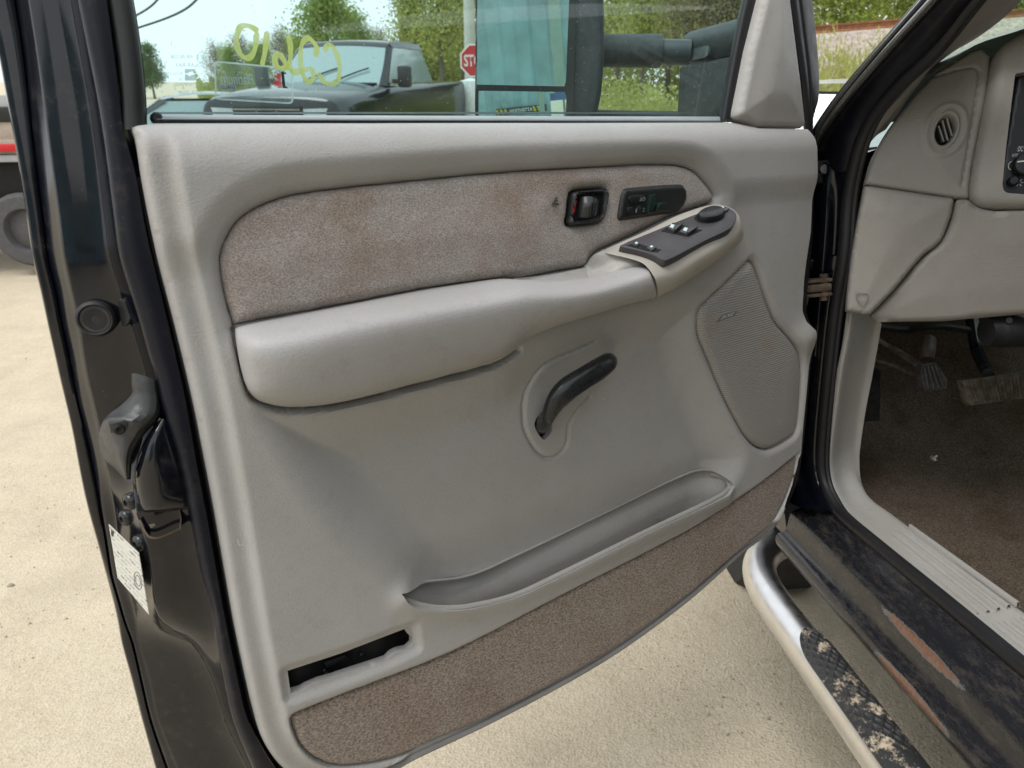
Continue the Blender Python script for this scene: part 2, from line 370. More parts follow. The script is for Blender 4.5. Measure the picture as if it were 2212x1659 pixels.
def film(name, col, a, rough=0.6):
    """print on glass: part of the daylight behind it glows through"""
    m = bpy.data.materials.new(name); m.use_nodes = True; t = m.node_tree; n = t.nodes; n.clear(); out = n.new('ShaderNodeOutputMaterial')
    df = n.new('ShaderNodeBsdfDiffuse'); tl = n.new('ShaderNodeBsdfTranslucent'); tr = n.new('ShaderNodeBsdfTransparent')
    for x in (df, tl): x.inputs[0].default_value = (*col, 1)
    m1 = n.new('ShaderNodeMixShader'); m1.inputs[0].default_value = 0.6; t.links.new(df.outputs[0], m1.inputs[1]); t.links.new(tl.outputs[0], m1.inputs[2])
    tc = n.new('ShaderNodeTexCoord'); no = n.new('ShaderNodeTexNoise'); no.inputs['Scale'].default_value = 60; no.inputs['Detail'].default_value = 4
    t.links.new(tc.outputs['Object'], no.inputs[0]); r = n.new('ShaderNodeMapRange'); r.inputs[1].default_value = 0.3; r.inputs[2].default_value = 0.7; r.inputs[3].default_value = a * 0.75; r.inputs[4].default_value = min(1, a * 1.15)
    t.links.new(no.outputs[0], r.inputs[0]); m2 = n.new('ShaderNodeMixShader'); t.links.new(r.outputs[0], m2.inputs[0]); t.links.new(tr.outputs[0], m2.inputs[1]); t.links.new(m1.outputs[0], m2.inputs[2]); t.links.new(m2.outputs[0], out.inputs[0])
    return m
M_ETCH = film('etched_glass_print', (0.80, 0.82, 0.80), 0.75)
M_GREASE = film('yellow_grease_pencil', (0.95, 0.92, 0.30), 0.95)
M_STICK = film('clear_sticker', (0.75, 0.80, 0.78), 0.17, 0.2)
M_STICK_E = film('sticker_rim', (0.95, 0.98, 0.97), 0.8, 0.2)
M_STICK_T = film('sticker_print', (0.62, 0.62, 0.70), 0.9)
M_STICK_R = film('sticker_red', (0.95, 0.03, 0.03), 1.0); M_STICK_B = plain('sticker_black', (0.01, 0.01, 0.012), 0.5)
t = NT('mirror_glass'); M_MIRROR = t.out((0.86, 0.90, 0.90), 0.012, None, Metallic=1.0)
# ================================================================== GROUND AND DISTANCE
# the yard falls towards the truck: beyond a few metres it climbs as one even slope
PB = math.atan2(829.5 - 165, FPX)
BZ = un(c2w([0, -cos(PB), -sin(PB)])); BY = un(c2w([0, -sin(PB), cos(PB)])); BX = un(np.cross(BY, BZ))
SL = -BZ[:2] / BZ[2]                                             # slope of the far yard in x and y
S0 = 0.4; GRAD = np.linalg.norm(SL); UP = SL / GRAD
def ground_z(x, y):
    s = x * UP[0] + y * UP[1] - S0 - 1.6
    return GRAD * 0.5 * (s + np.sqrt(s * s + 1.0))  - GRAD * 0.5 * (-20 + math.sqrt(400 + 2.2)) * 0
BH = ((CAM - np.array([0, 0, -GRAD * (S0 + 1.6)])) @ BZ)          # eye height above that slope
B0 = CAM - BZ * BH
BM = Matrix(((BX[0], BY[0], BZ[0], B0[0]), (BX[1], BY[1], BZ[1], B0[1]), (BX[2], BY[2], BZ[2], B0[2]), (0, 0, 0, 1)))
BF = Frame(B0, BX, BY, BZ)
def bpx(px, py, dist):                                           # measured point at a given distance along the yard, in yard axes
    r = ray(px, py); rb = np.array([r @ BX, r @ BY, r @ BZ]); t = dist / rb[1]; return np.array([rb[0] * t, dist, BH + rb[2] * t])
def bplace(o, x, y, z=0.0, rz=0.0): o.matrix_world = BM @ Matrix.Translation((x, y, z)) @ Matrix.Rotation(rz, 4, 'Z'); return o

t = NT('sandy_yard')
co = t.co; big = t.noise(0.5, 5, 0.6); mid = t.noise(5, 6, 0.7); fine = t.noise(60, 6, 0.75); grit = t.vor(140)
c = t.mix(t.mr(mid, 0.3, 0.7), (0.47, 0.40, 0.285), (0.58, 0.505, 0.375)); c = t.mix(t.math('MULTIPLY', t.mr(fine, 0.42, 0.60), 0.6), c, (0.62, 0.545, 0.415))
c = t.mix(t.math('MULTIPLY', t.mr(t.noise(1.7, 5, 0.7), 0.5, 0.72), 0.45), c, (0.38, 0.325, 0.245))
c = t.mix(t.mr(t.math('ADD', t.vor(26), t.math('MULTIPLY', t.noise(8, 3), 0.3)), 0.17, 0.215, 0.7, 0.0), c, (0.33, 0.27, 0.19))
c = t.mix(t.mr(grit, 0.04, 0.20, 0.55, 0.0), c, (0.28, 0.24, 0.18)); c = t.mix(t.math('MULTIPLY', t.mr(t.noise(170, 3, 0.7), 0.52, 0.66), 0.5), c, (0.30, 0.25, 0.18))
nm = t.bump(t.math('ADD', t.math('MULTIPLY', fine, 0.6), t.math('MULTIPLY', grit, 0.5)), 0.9, 0.006); nm = t.bump(t.noise(22, 6, 0.75), 0.45, 0.014, nm)
M_GROUND = t.out(c, 0.95, nm, Specular_IOR_Level=0.15)
def axis(lo, hi, near): 
    a = np.concatenate([-np.geomspace(near, -lo, 42)[::-1], np.linspace(-near, near, 61)[1:-1], np.geomspace(near, hi, 42)]); return a
gx, gy = np.meshgrid(axis(-240, 240, 3.2), axis(-240, 240, 4.0)); gz = ground_z(gx, gy)
rn = np.random.default_rng(3); gz += 0.004 * np.sin(gx * 5.1 + np.cos(gy * 3.7) * 2) * np.cos(gy * 4.3 + gx)
gi = np.arange(gx.size).reshape(gx.shape); gf = np.stack([gi[:-1, :-1], gi[:-1, 1:], gi[1:, 1:], gi[1:, :-1]], -1).reshape(-1, 4)
ground = mk('ground', np.stack([gx.ravel(), gy.ravel(), gz.ravel()], 1), gf, M_GROUND); tag(ground, 'pale sandy gravel yard', kind='structure')
# pebbles lying about
stone_me = None; M_STONE = plain('pebble_grey', (0.34, 0.30, 0.235), 0.8, var=0.4, vs=40)
pv = []; pf = []
for k in range(520):
    px, py = (rn.uniform(0, 330), rn.uniform(560, 1650)) if k % 2 else (rn.uniform(900, 1700), rn.uniform(1330, 1655))
    p = hitz(px, py, 0.0); p[2] = ground_z(p[0], p[1]); r = rn.uniform(0.0012, 0.0042) if k > 10 else rn.uniform(0.008, 0.016)
    bm = bmesh.new(); bmesh.ops.create_icosphere(bm, subdivisions=1, radius=r); b = len(pv)
    sc3 = rn.uniform(0.6, 1.3, 3)
    for v in bm.verts: pv.append(p + np.array(v.co) * sc3 * rn.uniform(0.85, 1.15))
    for f in bm.faces: pf.append([b + v.index for v in f.verts])
    bm.free()
tag(mk('pebbles', pv, pf, M_STONE), 'small grey pebbles strewn over the sandy yard', kind='stuff')

# ------------------------------------------------------------------ vegetation
def leaf_mat(name, a, b):
    """thin young leaves: daylight passes through them"""
    t = NT(name); c = t.mix(t.noise(1.3, 3), a, b); c = t.mix(t.math('MULTIPLY', t.noise(14, 2), 0.6), c, tuple(x * 1.35 for x in b))
    t.out(c, 0.7, None, Specular_IOR_Level=0.2); tl = t.n.new('ShaderNodeBsdfTranslucent'); t.link(c, tl.inputs[0]); mx = t.n.new('ShaderNodeMixShader'); mx.inputs[0].default_value = 0.45
    t.link(t.b.outputs[0], mx.inputs[1]); t.link(tl.outputs[0], mx.inputs[2]); t.link(mx.outputs[0], t.n['Material Output'].inputs[0]); return t.m
M_LEAF = [leaf_mat('spring_leaves', (0.17, 0.24, 0.05), (0.30, 0.38, 0.10)), leaf_mat('yellow_green_leaves', (0.24, 0.28, 0.075), (0.42, 0.44, 0.15)), leaf_mat('budding_twigs', (0.17, 0.14, 0.085), (0.28, 0.26, 0.14)), leaf_mat('dark_leaves', (0.08, 0.13, 0.04), (0.15, 0.21, 0.07))]
t = NT('bark'); M_BARK = t.out(t.mix(t.noise(9, 5, 0.7, co=t.mapping((1, 1, 0.15))), (0.065, 0.055, 0.042), (0.17, 0.15, 0.12)), 0.9, t.bump(t.noise(20, 4, co=t.mapping((1, 1, 0.2))), 0.6, 0.03))
def branchy(rg, h, spread, n, r0):
    """limbs of a tree as tapered tubes; returns mesh data and twig tips"""
    V, F, tips = [], [], []
    def limb(P, R, seg=6):
        b = len(V)
        for p, r in zip(P, R):
            for a in np.linspace(0, 2 * pi, seg, endpoint=False): V.append((p[0] + r * cos(a), p[1] + r * sin(a), p[2] + 0.25 * r * sin(a)))
        for i in range(len(P) - 1):
            for j in range(seg): F.append((b + i * seg + j, b + i * seg + (j + 1) % seg, b + (i + 1) * seg + (j + 1) % seg, b + (i + 1) * seg + j))
    tr = np.array([[rg.normal(0, 0.02 * h * t_), rg.normal(0, 0.02 * h * t_), h * 0.9 * t_] for t_ in np.linspace(0, 1, 6)]); tr[0] = 0
    limb(tr, np.linspace(r0, r0 * 0.15, 6), 8)
    for k in range(n):
        t_ = rg.uniform(0.22, 0.95); b = np.array([np.interp(t_, np.linspace(0, 1, 6), tr[:, i]) for i in range(3)]); a = rg.uniform(0, 2 * pi)
        L = spread * (1.05 - 0.7 * t_) * rg.uniform(0.6, 1.1); d = np.array([cos(a), sin(a), rg.uniform(0.35, 0.9)])
        P = [b, b + d * L * 0.5 + rg.normal(0, 0.06 * L, 3), b + d * L * np.array([1, 1, 1.15]) + rg.normal(0, 0.08 * L, 3)]
        limb(P, np.array([0.42, 0.25, 0.06]) * r0 * (1.1 - t_ * 0.6), 5); tips += [P[2], P[1] * 0.5 + P[2] * 0.5, P[1]]
        for q in range(3):
            e = P[1] + rg.normal(0, 0.30 * L, 3) + np.array([0, 0, 0.18 * L]); limb([P[1], e], [0.13 * r0, 0.03 * r0], 4); tips.append(e)
    return V, F, np.array(tips)
def leaves(rg, tips, n, rad, size, hmin):
    c = tips[rg.integers(0, len(tips), n)] + rg.normal(0, rad, (n, 3)) * np.array([1, 1, 0.8]); c[:, 2] = np.maximum(c[:, 2], hmin)
    a = rg.normal(0, 1, (n, 3)); a /= np.linalg.norm(a, axis=1)[:, None]; b = np.cross(a, rg.normal(0, 1, (n, 3))); b /= np.linalg.norm(b, axis=1)[:, None]
    s = size * rg.uniform(0.6, 1.4, n)[:, None]; a *= s; b *= s * 0.62
    V = np.stack([c - a, c + b * 0.9, c + a, c - b], 1).reshape(-1, 3); F = np.arange(4 * n).reshape(n, 4); return V, F
PROTO = {}
def tree_meshes(seed, h, spread, nb, nl, rad, size, mat, r0):
    rg = np.random.default_rng(seed); V, F, tips = branchy(rg, h, spread, nb, r0); LV, LF = leaves(rg, tips, nl, rad, size, 0.12 * h)
    out = []
    for nme, v, f, m in (('trunk', V, F, M_BARK), ('crown', LV, LF, mat)):
        me = bpy.data.meshes.new(nme); me.from_pydata([tuple(x) for x in v], [], [tuple(int(i) for i in q) for q in f]); me.materials.append(m)
        me.polygons.foreach_set('use_smooth', [nme == 'trunk'] * len(me.polygons)); out.append(me)
    return out
TREES = {'full': tree_meshes(1, 9, 3.0, 34, 11000, 0.50, 0.10, M_LEAF[0], 0.20), 'tall': tree_meshes(2, 15, 3.0, 40, 9000, 0.70, 0.12, M_LEAF[1], 0.22), 'bare': tree_meshes(3, 9, 2.4, 44, 5000, 0.45, 0.07, M_LEAF[2], 0.12), 'dark': tree_meshes(5, 7, 1.9, 34, 9000, 0.4, 0.10, M_LEAF[3], 0.16)}
def tree(kind, name, label, px, dist, sc=1.0, rz=0.0, zoff=0.0, group=None):
    e = empty(name); x = (px - CX) / FPX * (dist * cos(PB) + BH * sin(PB)); bplace(e, x, dist, zoff, rz); e.matrix_world = e.matrix_world @ Matrix.Scale(sc, 4)
    for me in TREES[kind]: link(bpy.data.objects.new(me.name, me), e)
    return tag(e, label, 'tree', group)
FAR = 'trees beyond the yard'
def mass(name, label, regions, mat, n, size, seed, blade=False):
    """a bank of undergrowth nobody could count: leaves or blades filling a volume of yard space"""
    rg = np.random.default_rng(seed); V = []
    for (px0, px1, dist0, dist1, h, z0) in regions:
        m = n; d = rg.uniform(dist0, dist1, m); px = rg.uniform(px0, px1, m); x = (px - CX) / FPX * (d * cos(PB) + BH * sin(PB))
        lump = 0.55 + 0.45 * np.sin(x * 1.7 + 1.3 * np.sin(d * 1.1)) * np.cos(d * 0.9 + x * 0.6); z = z0 + h * lump * rg.uniform(0, 1, m) ** (0.6 if not blade else 3.0)
        c = np.stack([x, d, z], 1); a = rg.normal(0, 1, (m, 3)); a /= np.linalg.norm(a, axis=1)[:, None]
        if blade: a = np.stack([rg.normal(0, 0.35, m), rg.normal(0, 0.35, m), np.ones(m)], 1) * 2.2
        b = np.cross(a, rg.normal(0, 1, (m, 3))); b /= np.linalg.norm(b, axis=1)[:, None]; s = size * rg.uniform(0.5, 1.5, m)[:, None]; a *= s; b *= s * (0.6 if not blade else 0.3)
        V.append(np.stack([c - a * (0 if blade else 1), c + b, c + a, c - b], 1).reshape(-1, 3))
    V = np.concatenate(V); F = np.arange(len(V)).reshape(-1, 4); o = mk(name, V, F, mat, None, False, BM)
    return tag(o, label, kind='stuff')
tree('dark', 'leafy_tree', 'low round green tree far left above the dark car roof', 335, 62, 0.62, 1.0, group=FAR)
tree('dark', 'leafy_tree', 'low green tree at the window frame, left of the dark car', 295, 64, 0.70, 2.0, group=FAR)
for px, d, s, k, lb in ((480, 50, 0.46, 'bare', 'brownish budding tree furthest left behind the yellow numerals'), (545, 48, 0.50, 'bare', 'brownish budding tree behind the yellow zero'), (612, 50, 0.56, 'bare', 'bare-topped budding tree left of the big green tree'), (575, 46, 0.40, 'full', 'small fresh green tree low behind the yellow one'), (650, 52, 0.46, 'full', 'green tree filling in between budding trees and truck roof'), (510, 47, 0.38, 'full', 'small green tree low behind the clear sticker')):
    tree(k, 'budding_tree', lb, px, d, s, px * 0.13, group=FAR)
tree('full', 'broad_tree', 'big bright green tree above the black pickup windscreen', 722, 44, 0.80, 0.5, group=FAR)
tree('full', 'broad_tree', 'green tree just right of the biggest one, over the pickup roof', 775, 50, 0.62, 2.5, group=FAR)
tree('bare', 'thin_tree', 'thin wispy tree in the pale gap above the pickup roof', 835, 58, 0.62, 1.2, group=FAR)
tree('dark', 'cone_tree', 'dark pointed tree low in the gap above the pickup roof', 818, 56, 0.55, 0.2, group=FAR)
for i, (px, d, s) in enumerate(((905, 46, 0.70), (955, 43, 0.70), (1000, 47, 0.75), (1330, 44, 0.75), (1385, 40, 0.65), (1440, 46, 0.75), (1500, 42, 0.65), (1570, 46, 0.70))):
    tree('tall', 'tall_tree', ('leftmost of the tall trees left of the towing mirror', 'middle of the tall trees left of the towing mirror', 'tall tree just left of the stop sign', 'tall tree seen just right of the mirror head', 'second tall tree right of the mirror head', 'third tall tree right of the mirror head', 'tall tree above the round mirror base', 'tall tree at the corner of the window pane')[i], px, d, s, i * 1.1, group=FAR)
for i, (px, d) in enumerate(((1520, 33), (1550, 34), (1580, 33), (1470, 35))):
    tree('bare', 'slender_tree', ('slender bare tree second from right of the pane', 'slender bare tree between its two neighbours, top right of the pane', 'slender bare tree at the right end of the pane', 'slender bare tree above the mirror arm sleeve')[i], px, d, 0.9, i * 2.0, 0.0, group=FAR)
for i, (px, d) in enumerate(((1790, 34), (1850, 38), (1920, 35), (1990, 38), (2170, 34), (2230, 36))):
    tree('tall' if i % 2 else 'full', 'trackside_tree', ('tree with a pale trunk behind the rusty rail, leftmost', 'second tree behind the rusty rail', 'third tree behind the rusty rail', 'tree behind the rail next to the roof pillar', 'tree seen through the windscreen corner', 'rightmost tree seen through the windscreen')[i], px, d, 0.8, i, 1.2, group='trees beyond the rail track')
mass('hedge_bank', 'bushy green bank seen between mirror arm and door sill', [(1240, 1640, 19, 24, 1.7, 0.0), (860, 1060, 24, 30, 1.3, 0.0), (440, 560, 28, 33, 0.7, 0.0)], M_LEAF[1], 16000, 0.05, 11)
mass('far_woodland', 'soft green woodland filling the distance', [(430, 870, 56, 64, 2.6, 0.0), (870, 1030, 50, 58, 7.5, 0.0), (1230, 1660, 46, 54, 8.5, 0.0), (1700, 2300, 42, 48, 9.0, 0.0)], M_LEAF[1], 18000, 0.12, 12)
mass('verge_grass', 'bright grass verge along the yard edge', [(440, 1640, 15, 20, 0.30, 0.0), (1700, 1960, 9, 13, 0.45, 0.1)], M_LEAF[1], 6000, 0.07, 13, True)
mass('trackside_weeds', 'yellow green weeds growing below the railway ballast', [(1715, 1960, 11.6, 12.6, 1.5, 1.15), (1715, 1960, 10.4, 11.6, 1.3, 0.6)], M_LEAF[1], 7000, 0.045, 14, True)
mass('windscreen_shrubs', 'green shrubs seen through the windscreen corner', [(2020, 2330, 11, 14, 2.6, 0.2)], M_LEAF[0], 7000, 0.08, 15)
# ------------------------------------------------------------------ railway on its bank
t = NT('ballast'); M_BALLAST = t.out(t.mix(t.vor(9), (0.30, 0.25, 0.21), (0.50, 0.43, 0.37)), 0.95, t.bump(t.vor(14), 1.0, 0.06))
r1, r2 = bpx(1690, 62, 14.0), bpx(2330, 10, 14.8)
def along(p, q, k, dy, dz): m = p * (1 - k) + q * k; return (m[0], m[1] + dy, m[2] + dz)
bank = loft('railway_bank', [[along(r1, r2, k, dy, dz) for dy, dz in ((-7.0, -3.2), (-4.5, -2.1), (-2.0, -0.95), (-0.9, -0.42), (-0.35, -0.16), (0.0, -0.13), (1.6, -0.13), (4.0, -0.8))] for k in np.linspace(-0.06, 1.5, 12)], M_BALLAST, None, 0, 2, BM)
tag(bank, 'stony grey pink ballast bank of a railway', kind='structure')
M_RAIL = plain('rusty_rail', (0.26, 0.115, 0.055), 0.8, var=0.35, vs=8)
for dy, lb in ((0.0, 'rusty rail along the top of the ballast bank'),):
    rl = loft('rail', [[along(r1, r2, k, dy + a, b) for a, b in ((-0.07, -0.13), (-0.07, -0.11), (-0.015, -0.09), (-0.015, -0.03), (-0.038, -0.02), (-0.038, 0.012), (0.038, 0.012), (0.038, -0.02), (0.015, -0.03), (0.015, -0.09), (0.07, -0.11), (0.07, -0.13))] for k in np.linspace(-0.06, 1.5, 8)], M_RAIL, None, 0, 0, BM, closed_b=True, sharp=30)
    tag(rl, lb, 'rail')
# overhead wires
for i, (a, b, c_) in enumerate((((270, 70, 24), (400, 20, 22), (470, -60, 20)), ((262, 50, 25), (330, 10, 23), (380, -60, 21)))):
    w = tube('overhead_wire', [bpx(*a), bpx(*b), bpx(*c_)], 0.03, M_RUB, None, 6, BM, n=10)
    tag(w, ('lower overhead cable crossing the pale sky', 'upper overhead cable in the corner of the sky')[i], 'cable', 'overhead cables')
# ------------------------------------------------------------------ stop sign
ss_ = empty('stop_sign'); p = bpx(1026, 131, 17.0); bplace(ss_, p[0], p[1], 0, radians(12)); tag(ss_, 'red octagonal stop sign on a post left of the mirror', 'sign')
octg = lambda r: [(r * cos(pi / 8 + k * pi / 4), r * sin(pi / 8 + k * pi / 4)) for k in range(8)]
SMx = Matrix.Translation((0, -0.04, p[2])) @ Matrix.Rotation(radians(90), 4, 'X'); bd_ = prism('sign_plate', octg(0.36), -0.004, 0.004, plain('sign_white', (0.75, 0.75, 0.72), 0.5, var=0.04), ss_, 0, SMx)
fc_ = prism('sign_face', octg(0.325), 0.0045, 0.006, plain('sign_red', (0.50, 0.02, 0.03), 0.45, var=0.06), bd_); text_on('sign_lettering', 'STOP', (-0.25, -0.12), (0.25, -0.12), (-0.25, 0.12), M_WHITE, bd_, 0.0075, bold=0.02)
box('sign_post', (0, 0, p[2] * 0.55), (0.06, 0.05, p[2] * 1.1 + 0.1), plain('galvanised_post', (0.42, 0.44, 0.43), 0.5, metal=0.4), ss_, 0.006)
wpost = empty('utility_pole'); p = bpx(1014, 60, 20.0); bplace(wpost, p[0], p[1]); tag(wpost, 'pale grey pole rising behind the stop sign', 'pole')
lathe('pole_shaft', [(0.16, -0.3), (0.16, 0.4), (0.14, 3.0), (0.12, 8.0), (0.0004, 8.05)], plain('pale_pole', (0.42, 0.45, 0.40), 0.7), wpost, None, 20)
sack = lathe('signal_drum', [(0.02, 0.0), (0.16, 0.3), (0.24, 0.75), (0.25, 1.1), (0.22, 1.25), (0.02, 1.3)], plain('pale_drum', (0.62, 0.66, 0.66), 0.5), None, None, 18); p = bpx(1018, 215, 15.5); bplace(sack, p[0], p[1], 0.35); tag(sack, 'rounded pale drum under the stop sign', 'drum')
# ================================================================== VEHICLES IN THE YARD
M_TYRE = plain('tyre_rubber', (0.022, 0.022, 0.022), 0.8, var=0.3, vs=30, bump=0.3, bs=60)
M_CARGL = plain('sky_toned_car_glass', (0.22, 0.31, 0.31), 0.04, var=0.05, spec=0.9, coat=1.0)  # sky's reflection put into the pale cyan base colour
M_LAMP = plain('headlamp_lens', (0.45, 0.50, 0.54), 0.08, var=0.1, coat=1.0)
M_RIM = plain('alloy_rim', (0.35, 0.35, 0.35), 0.35, metal=0.8)
def wheel(par, c, r, w, side):
    m = Matrix.Translation(Vector(c)) @ Matrix.Rotation(radians(90) * side, 4, 'Y')
    ty = lathe('wheel', [(r * 0.6, -w / 2), (r * 0.93, -w / 2), (r, -w * 0.36), (r, w * 0.36), (r * 0.93, w / 2), (r * 0.62, w / 2), (r * 0.6, w * 0.40)], M_TYRE, par, m, 28)
    lathe('rim', [(r * 0.60, w * 0.2), (r * 0.61, w * 0.49), (r * 0.54, w * 0.46), (r * 0.5, w * 0.28), (r * 0.2, w * 0.33), (r * 0.12, w * 0.42), (0.001, w * 0.42)], M_RIM, ty, None, 20)
def pickup(name, label, col):
    """a full-size pickup, nose towards -y, standing on z = 0"""
    e = empty(name); M = car_paint(name + '_paint', col, 0.15, 0.06); tag(e, label, 'pickup truck')
    sec = lambda y, w0, w1, w2, z0, z1, z2: [(-w0, y, z0), (-w1, y, z0 + 0.25), (-w1, y, z1 - 0.16), (-w2, y, z1 - 0.03), (-w2 * 0.6, y, z2), (0, y, z2 + 0.01), (w2 * 0.6, y, z2), (w2, y, z1 - 0.03), (w1, y, z1 - 0.16), (w1, y, z0 + 0.25), (w0, y, z0)]
    loft('body', [sec(-2.75, 0.80, 0.90, 0.80, 0.62, 1.05, 1.06), sec(-2.70, 0.86, 0.98, 0.88, 0.50, 1.16, 1.18), sec(-2.2, 0.92, 1.02, 0.93, 0.45, 1.22, 1.26), sec(-1.3, 0.94, 1.02, 0.94, 0.45, 1.27, 1.33), sec(-0.9, 0.94, 1.02, 0.96, 0.45, 1.30, 1.34), sec(0.5, 0.94, 1.02, 0.96, 0.45, 1.32, 1.34), sec(1.4, 0.94, 1.02, 0.97, 0.45, 1.34, 1.34), sec(3.1, 0.94, 1.01, 0.96, 0.50, 1.36, 1.34)], M, e, 3, 3, sharp=30, caps=True)
    cs = lambda y, w, z: [(-w, y, z), (-w * 0.6, y, z + 0.02), (0, y, z + 0.035), (w * 0.6, y, z + 0.02), (w, y, z)]
    loft('windscreen', [cs(-0.98, 0.86, 1.31), cs(-0.62, 0.80, 1.58), cs(-0.28, 0.73, 1.84)], M_CARGL, e, 3, 3)
    loft('roof', [cs(-0.30, 0.74, 1.83), cs(-0.16, 0.74, 1.90), cs(0.4, 0.75, 1.93), cs(1.1, 0.74, 1.92), cs(1.25, 0.72, 1.86)], M, e, 3, 3)
    for s in (-1, 1):
        loft('windscreen_pillar', [[(s * 0.85, -1.02, 1.30), (s * 0.92, -0.96, 1.30), (s * 0.96, -0.85, 1.30)], [(s * 0.79, -0.63, 1.585), (s * 0.85, -0.58, 1.58), (s * 0.87, -0.50, 1.58)], [(s * 0.72, -0.30, 1.85), (s * 0.77, -0.24, 1.85), (s * 0.79, -0.16, 1.85)]], M, e, 3, 3)
        loft('side_window', [[(s * 0.95, -0.88, 1.33), (s * 0.95, 1.25, 1.34)], [(s * 0.79, -0.20, 1.84), (s * 0.78, 1.15, 1.84)]], M_CARGL, e, 0, 0)
        loft('roof_edge', [[(s * 0.74, -0.25, 1.91), (s * 0.80, -0.22, 1.83)], [(s * 0.75, 0.4, 1.935), (s * 0.80, 0.4, 1.84)], [(s * 0.74, 1.2, 1.92), (s * 0.79, 1.2, 1.83)]], M, e, 2, 0)
        mr_ = box('door_mirror', (s * 1.17, -0.78, 1.42), (0.20, 0.14, 0.30), M_BLK, e, 0.04); box('mirror_stalk', (s * 1.04, -0.76, 1.36), (0.14, 0.08, 0.06), M_BLK, mr_, 0.01)
        hl = loft('headlight', [[(s * 0.50, -2.765, 0.88), (s * 0.50, -2.765, 1.04)], [(s * 0.76, -2.765, 0.86), (s * 0.76, -2.765, 1.05)], [(s * 0.92, -2.68, 0.86), (s * 0.91, -2.68, 1.05)], [(s * 0.985, -2.45, 0.90), (s * 0.985, -2.45, 1.04)]], M_LAMP, e, 3, 0)
        box('wheel_arch', (s * 0.985, -1.85, 0.56), (0.10, 1.12, 0.62), M_VOID, e, 0.2); wheel(e, (s * 0.90, -1.85, 0.40), 0.40, 0.27, s); wheel(e, (s * 0.90, 2.0, 0.40), 0.40, 0.27, s)
    gr = box('grille', (0, -2.765, 0.95), (0.96, 0.05, 0.26), M_VOID, e, 0.02)
    for z in (0.87, 0.95, 1.03): box('grille_bar', (0, -2.80, z), (0.94, 0.02, 0.02), M_STEEL, gr, 0.004)
    box('bumper', (0, -2.85, 0.62), (1.86, 0.22, 0.24), M_BLK, e, 0.05); box('cowl', (0, -1.02, 1.325), (1.6, 0.18, 0.03), M_BLK, e, 0.01)
    for x in (-0.35, 0.15): tube('wiper', [(x, -1.02, 1.36), (x + 0.25, -0.85, 1.47), (x + 0.45, -0.75, 1.54)], 0.012, M_RUB, e, 6)
    return e
pk = pickup('black_pickup', 'black pickup truck parked nose forward behind the side window', (0.012, 0.013, 0.016))
p = bpx(738, 170, 11.8); bplace(pk, p[0] + 0.05, 12.4, 0.26, radians(-12))
def sedan(name, label, col):
    e = empty(name); M = car_paint(name + '_paint', col, 0.1, 0.06); tag(e, label, 'car')
    sec = lambda y, w, z0, z1, k: [(-w * 0.92, y, z0), (-w, y, z0 + 0.22), (-w, y, z1 - 0.12), (-w * 0.9, y, z1 - 0.02), (-w * 0.5, y, z1 + k), (0, y, z1 + k * 1.3), (w * 0.5, y, z1 + k), (w * 0.9, y, z1 - 0.02), (w, y, z1 - 0.12), (w, y, z0 + 0.22), (w * 0.92, y, z0)]
    loft('body', [sec(-2.2, 0.66, 0.40, 0.66, 0.01), sec(-2.1, 0.82, 0.26, 0.72, 0.02), sec(-1.6, 0.88, 0.22, 0.84, 0.03), sec(-0.8, 0.90, 0.22, 0.94, 0.03), sec(0.6, 0.90, 0.22, 0.96, 0.02), sec(1.7, 0.89, 0.24, 0.98, 0.02), sec(2.2, 0.80, 0.36, 0.92, 0.01)], M, e, 3, 3, sharp=30, caps=True)
    cs = lambda y, w, z: [(-w, y, z), (-w * 0.6, y, z + 0.02), (0, y, z + 0.03), (w * 0.6, y, z + 0.02), (w, y, z)]
    loft('windscreen', [cs(-0.85, 0.78, 0.95), cs(-0.45, 0.70, 1.20), cs(-0.1, 0.62, 1.39)], M_CARGL, e, 3, 3); loft('roof', [cs(-0.12, 0.63, 1.385), cs(0.3, 0.64, 1.45), cs(0.9, 0.62, 1.43), cs(1.2, 0.6, 1.36)], M, e, 3, 3); loft('rear_window', [cs(1.18, 0.60, 1.37), cs(1.75, 0.72, 0.99)], M_CARGL, e, 3, 3)
    for s in (-1, 1):
        loft('side_window', [[(s * 0.86, -0.7, 0.96), (s * 0.87, 1.5, 0.98)], [(s * 0.65, -0.05, 1.37), (s * 0.64, 1.15, 1.37)]], M_CARGL, e, 0, 0)
        loft('windscreen_pillar', [[(s * 0.77, -0.88, 0.94), (s * 0.86, -0.78, 0.94)], [(s * 0.62, -0.12, 1.395), (s * 0.67, -0.02, 1.38)]], M, e, 0, 0)
        loft('headlight', [[(s * 0.45, -2.19, 0.56), (s * 0.45, -2.17, 0.70)], [(s * 0.70, -2.13, 0.56), (s * 0.70, -2.11, 0.73)], [(s * 0.86, -1.85, 0.62), (s * 0.86, -1.82, 0.78)]], M_LAMP, e, 3, 0)
        mr_ = box('door_mirror', (s * 0.98, -0.55, 1.0), (0.18, 0.10, 0.13), M, e, 0.03)
        for y in (-1.4, 1.4): wheel(e, (s * 0.80, y, 0.32), 0.32, 0.2, s)
    box('lower_grille', (0, -2.17, 0.42), (0.9, 0.08, 0.14), M_VOID, e, 0.02); box('number_plate', (0, -2.215, 0.55), (0.5, 0.02, 0.11), M_WHITE, e, 0.005)
    return e
rc = sedan('red_car', 'red car with bright headlamps, right behind the black pickup mirror', (0.33, 0.02, 0.03)); p = bpx(962, 225, 19.0); bplace(rc, p[0], 20.0, 0.0, radians(-14))
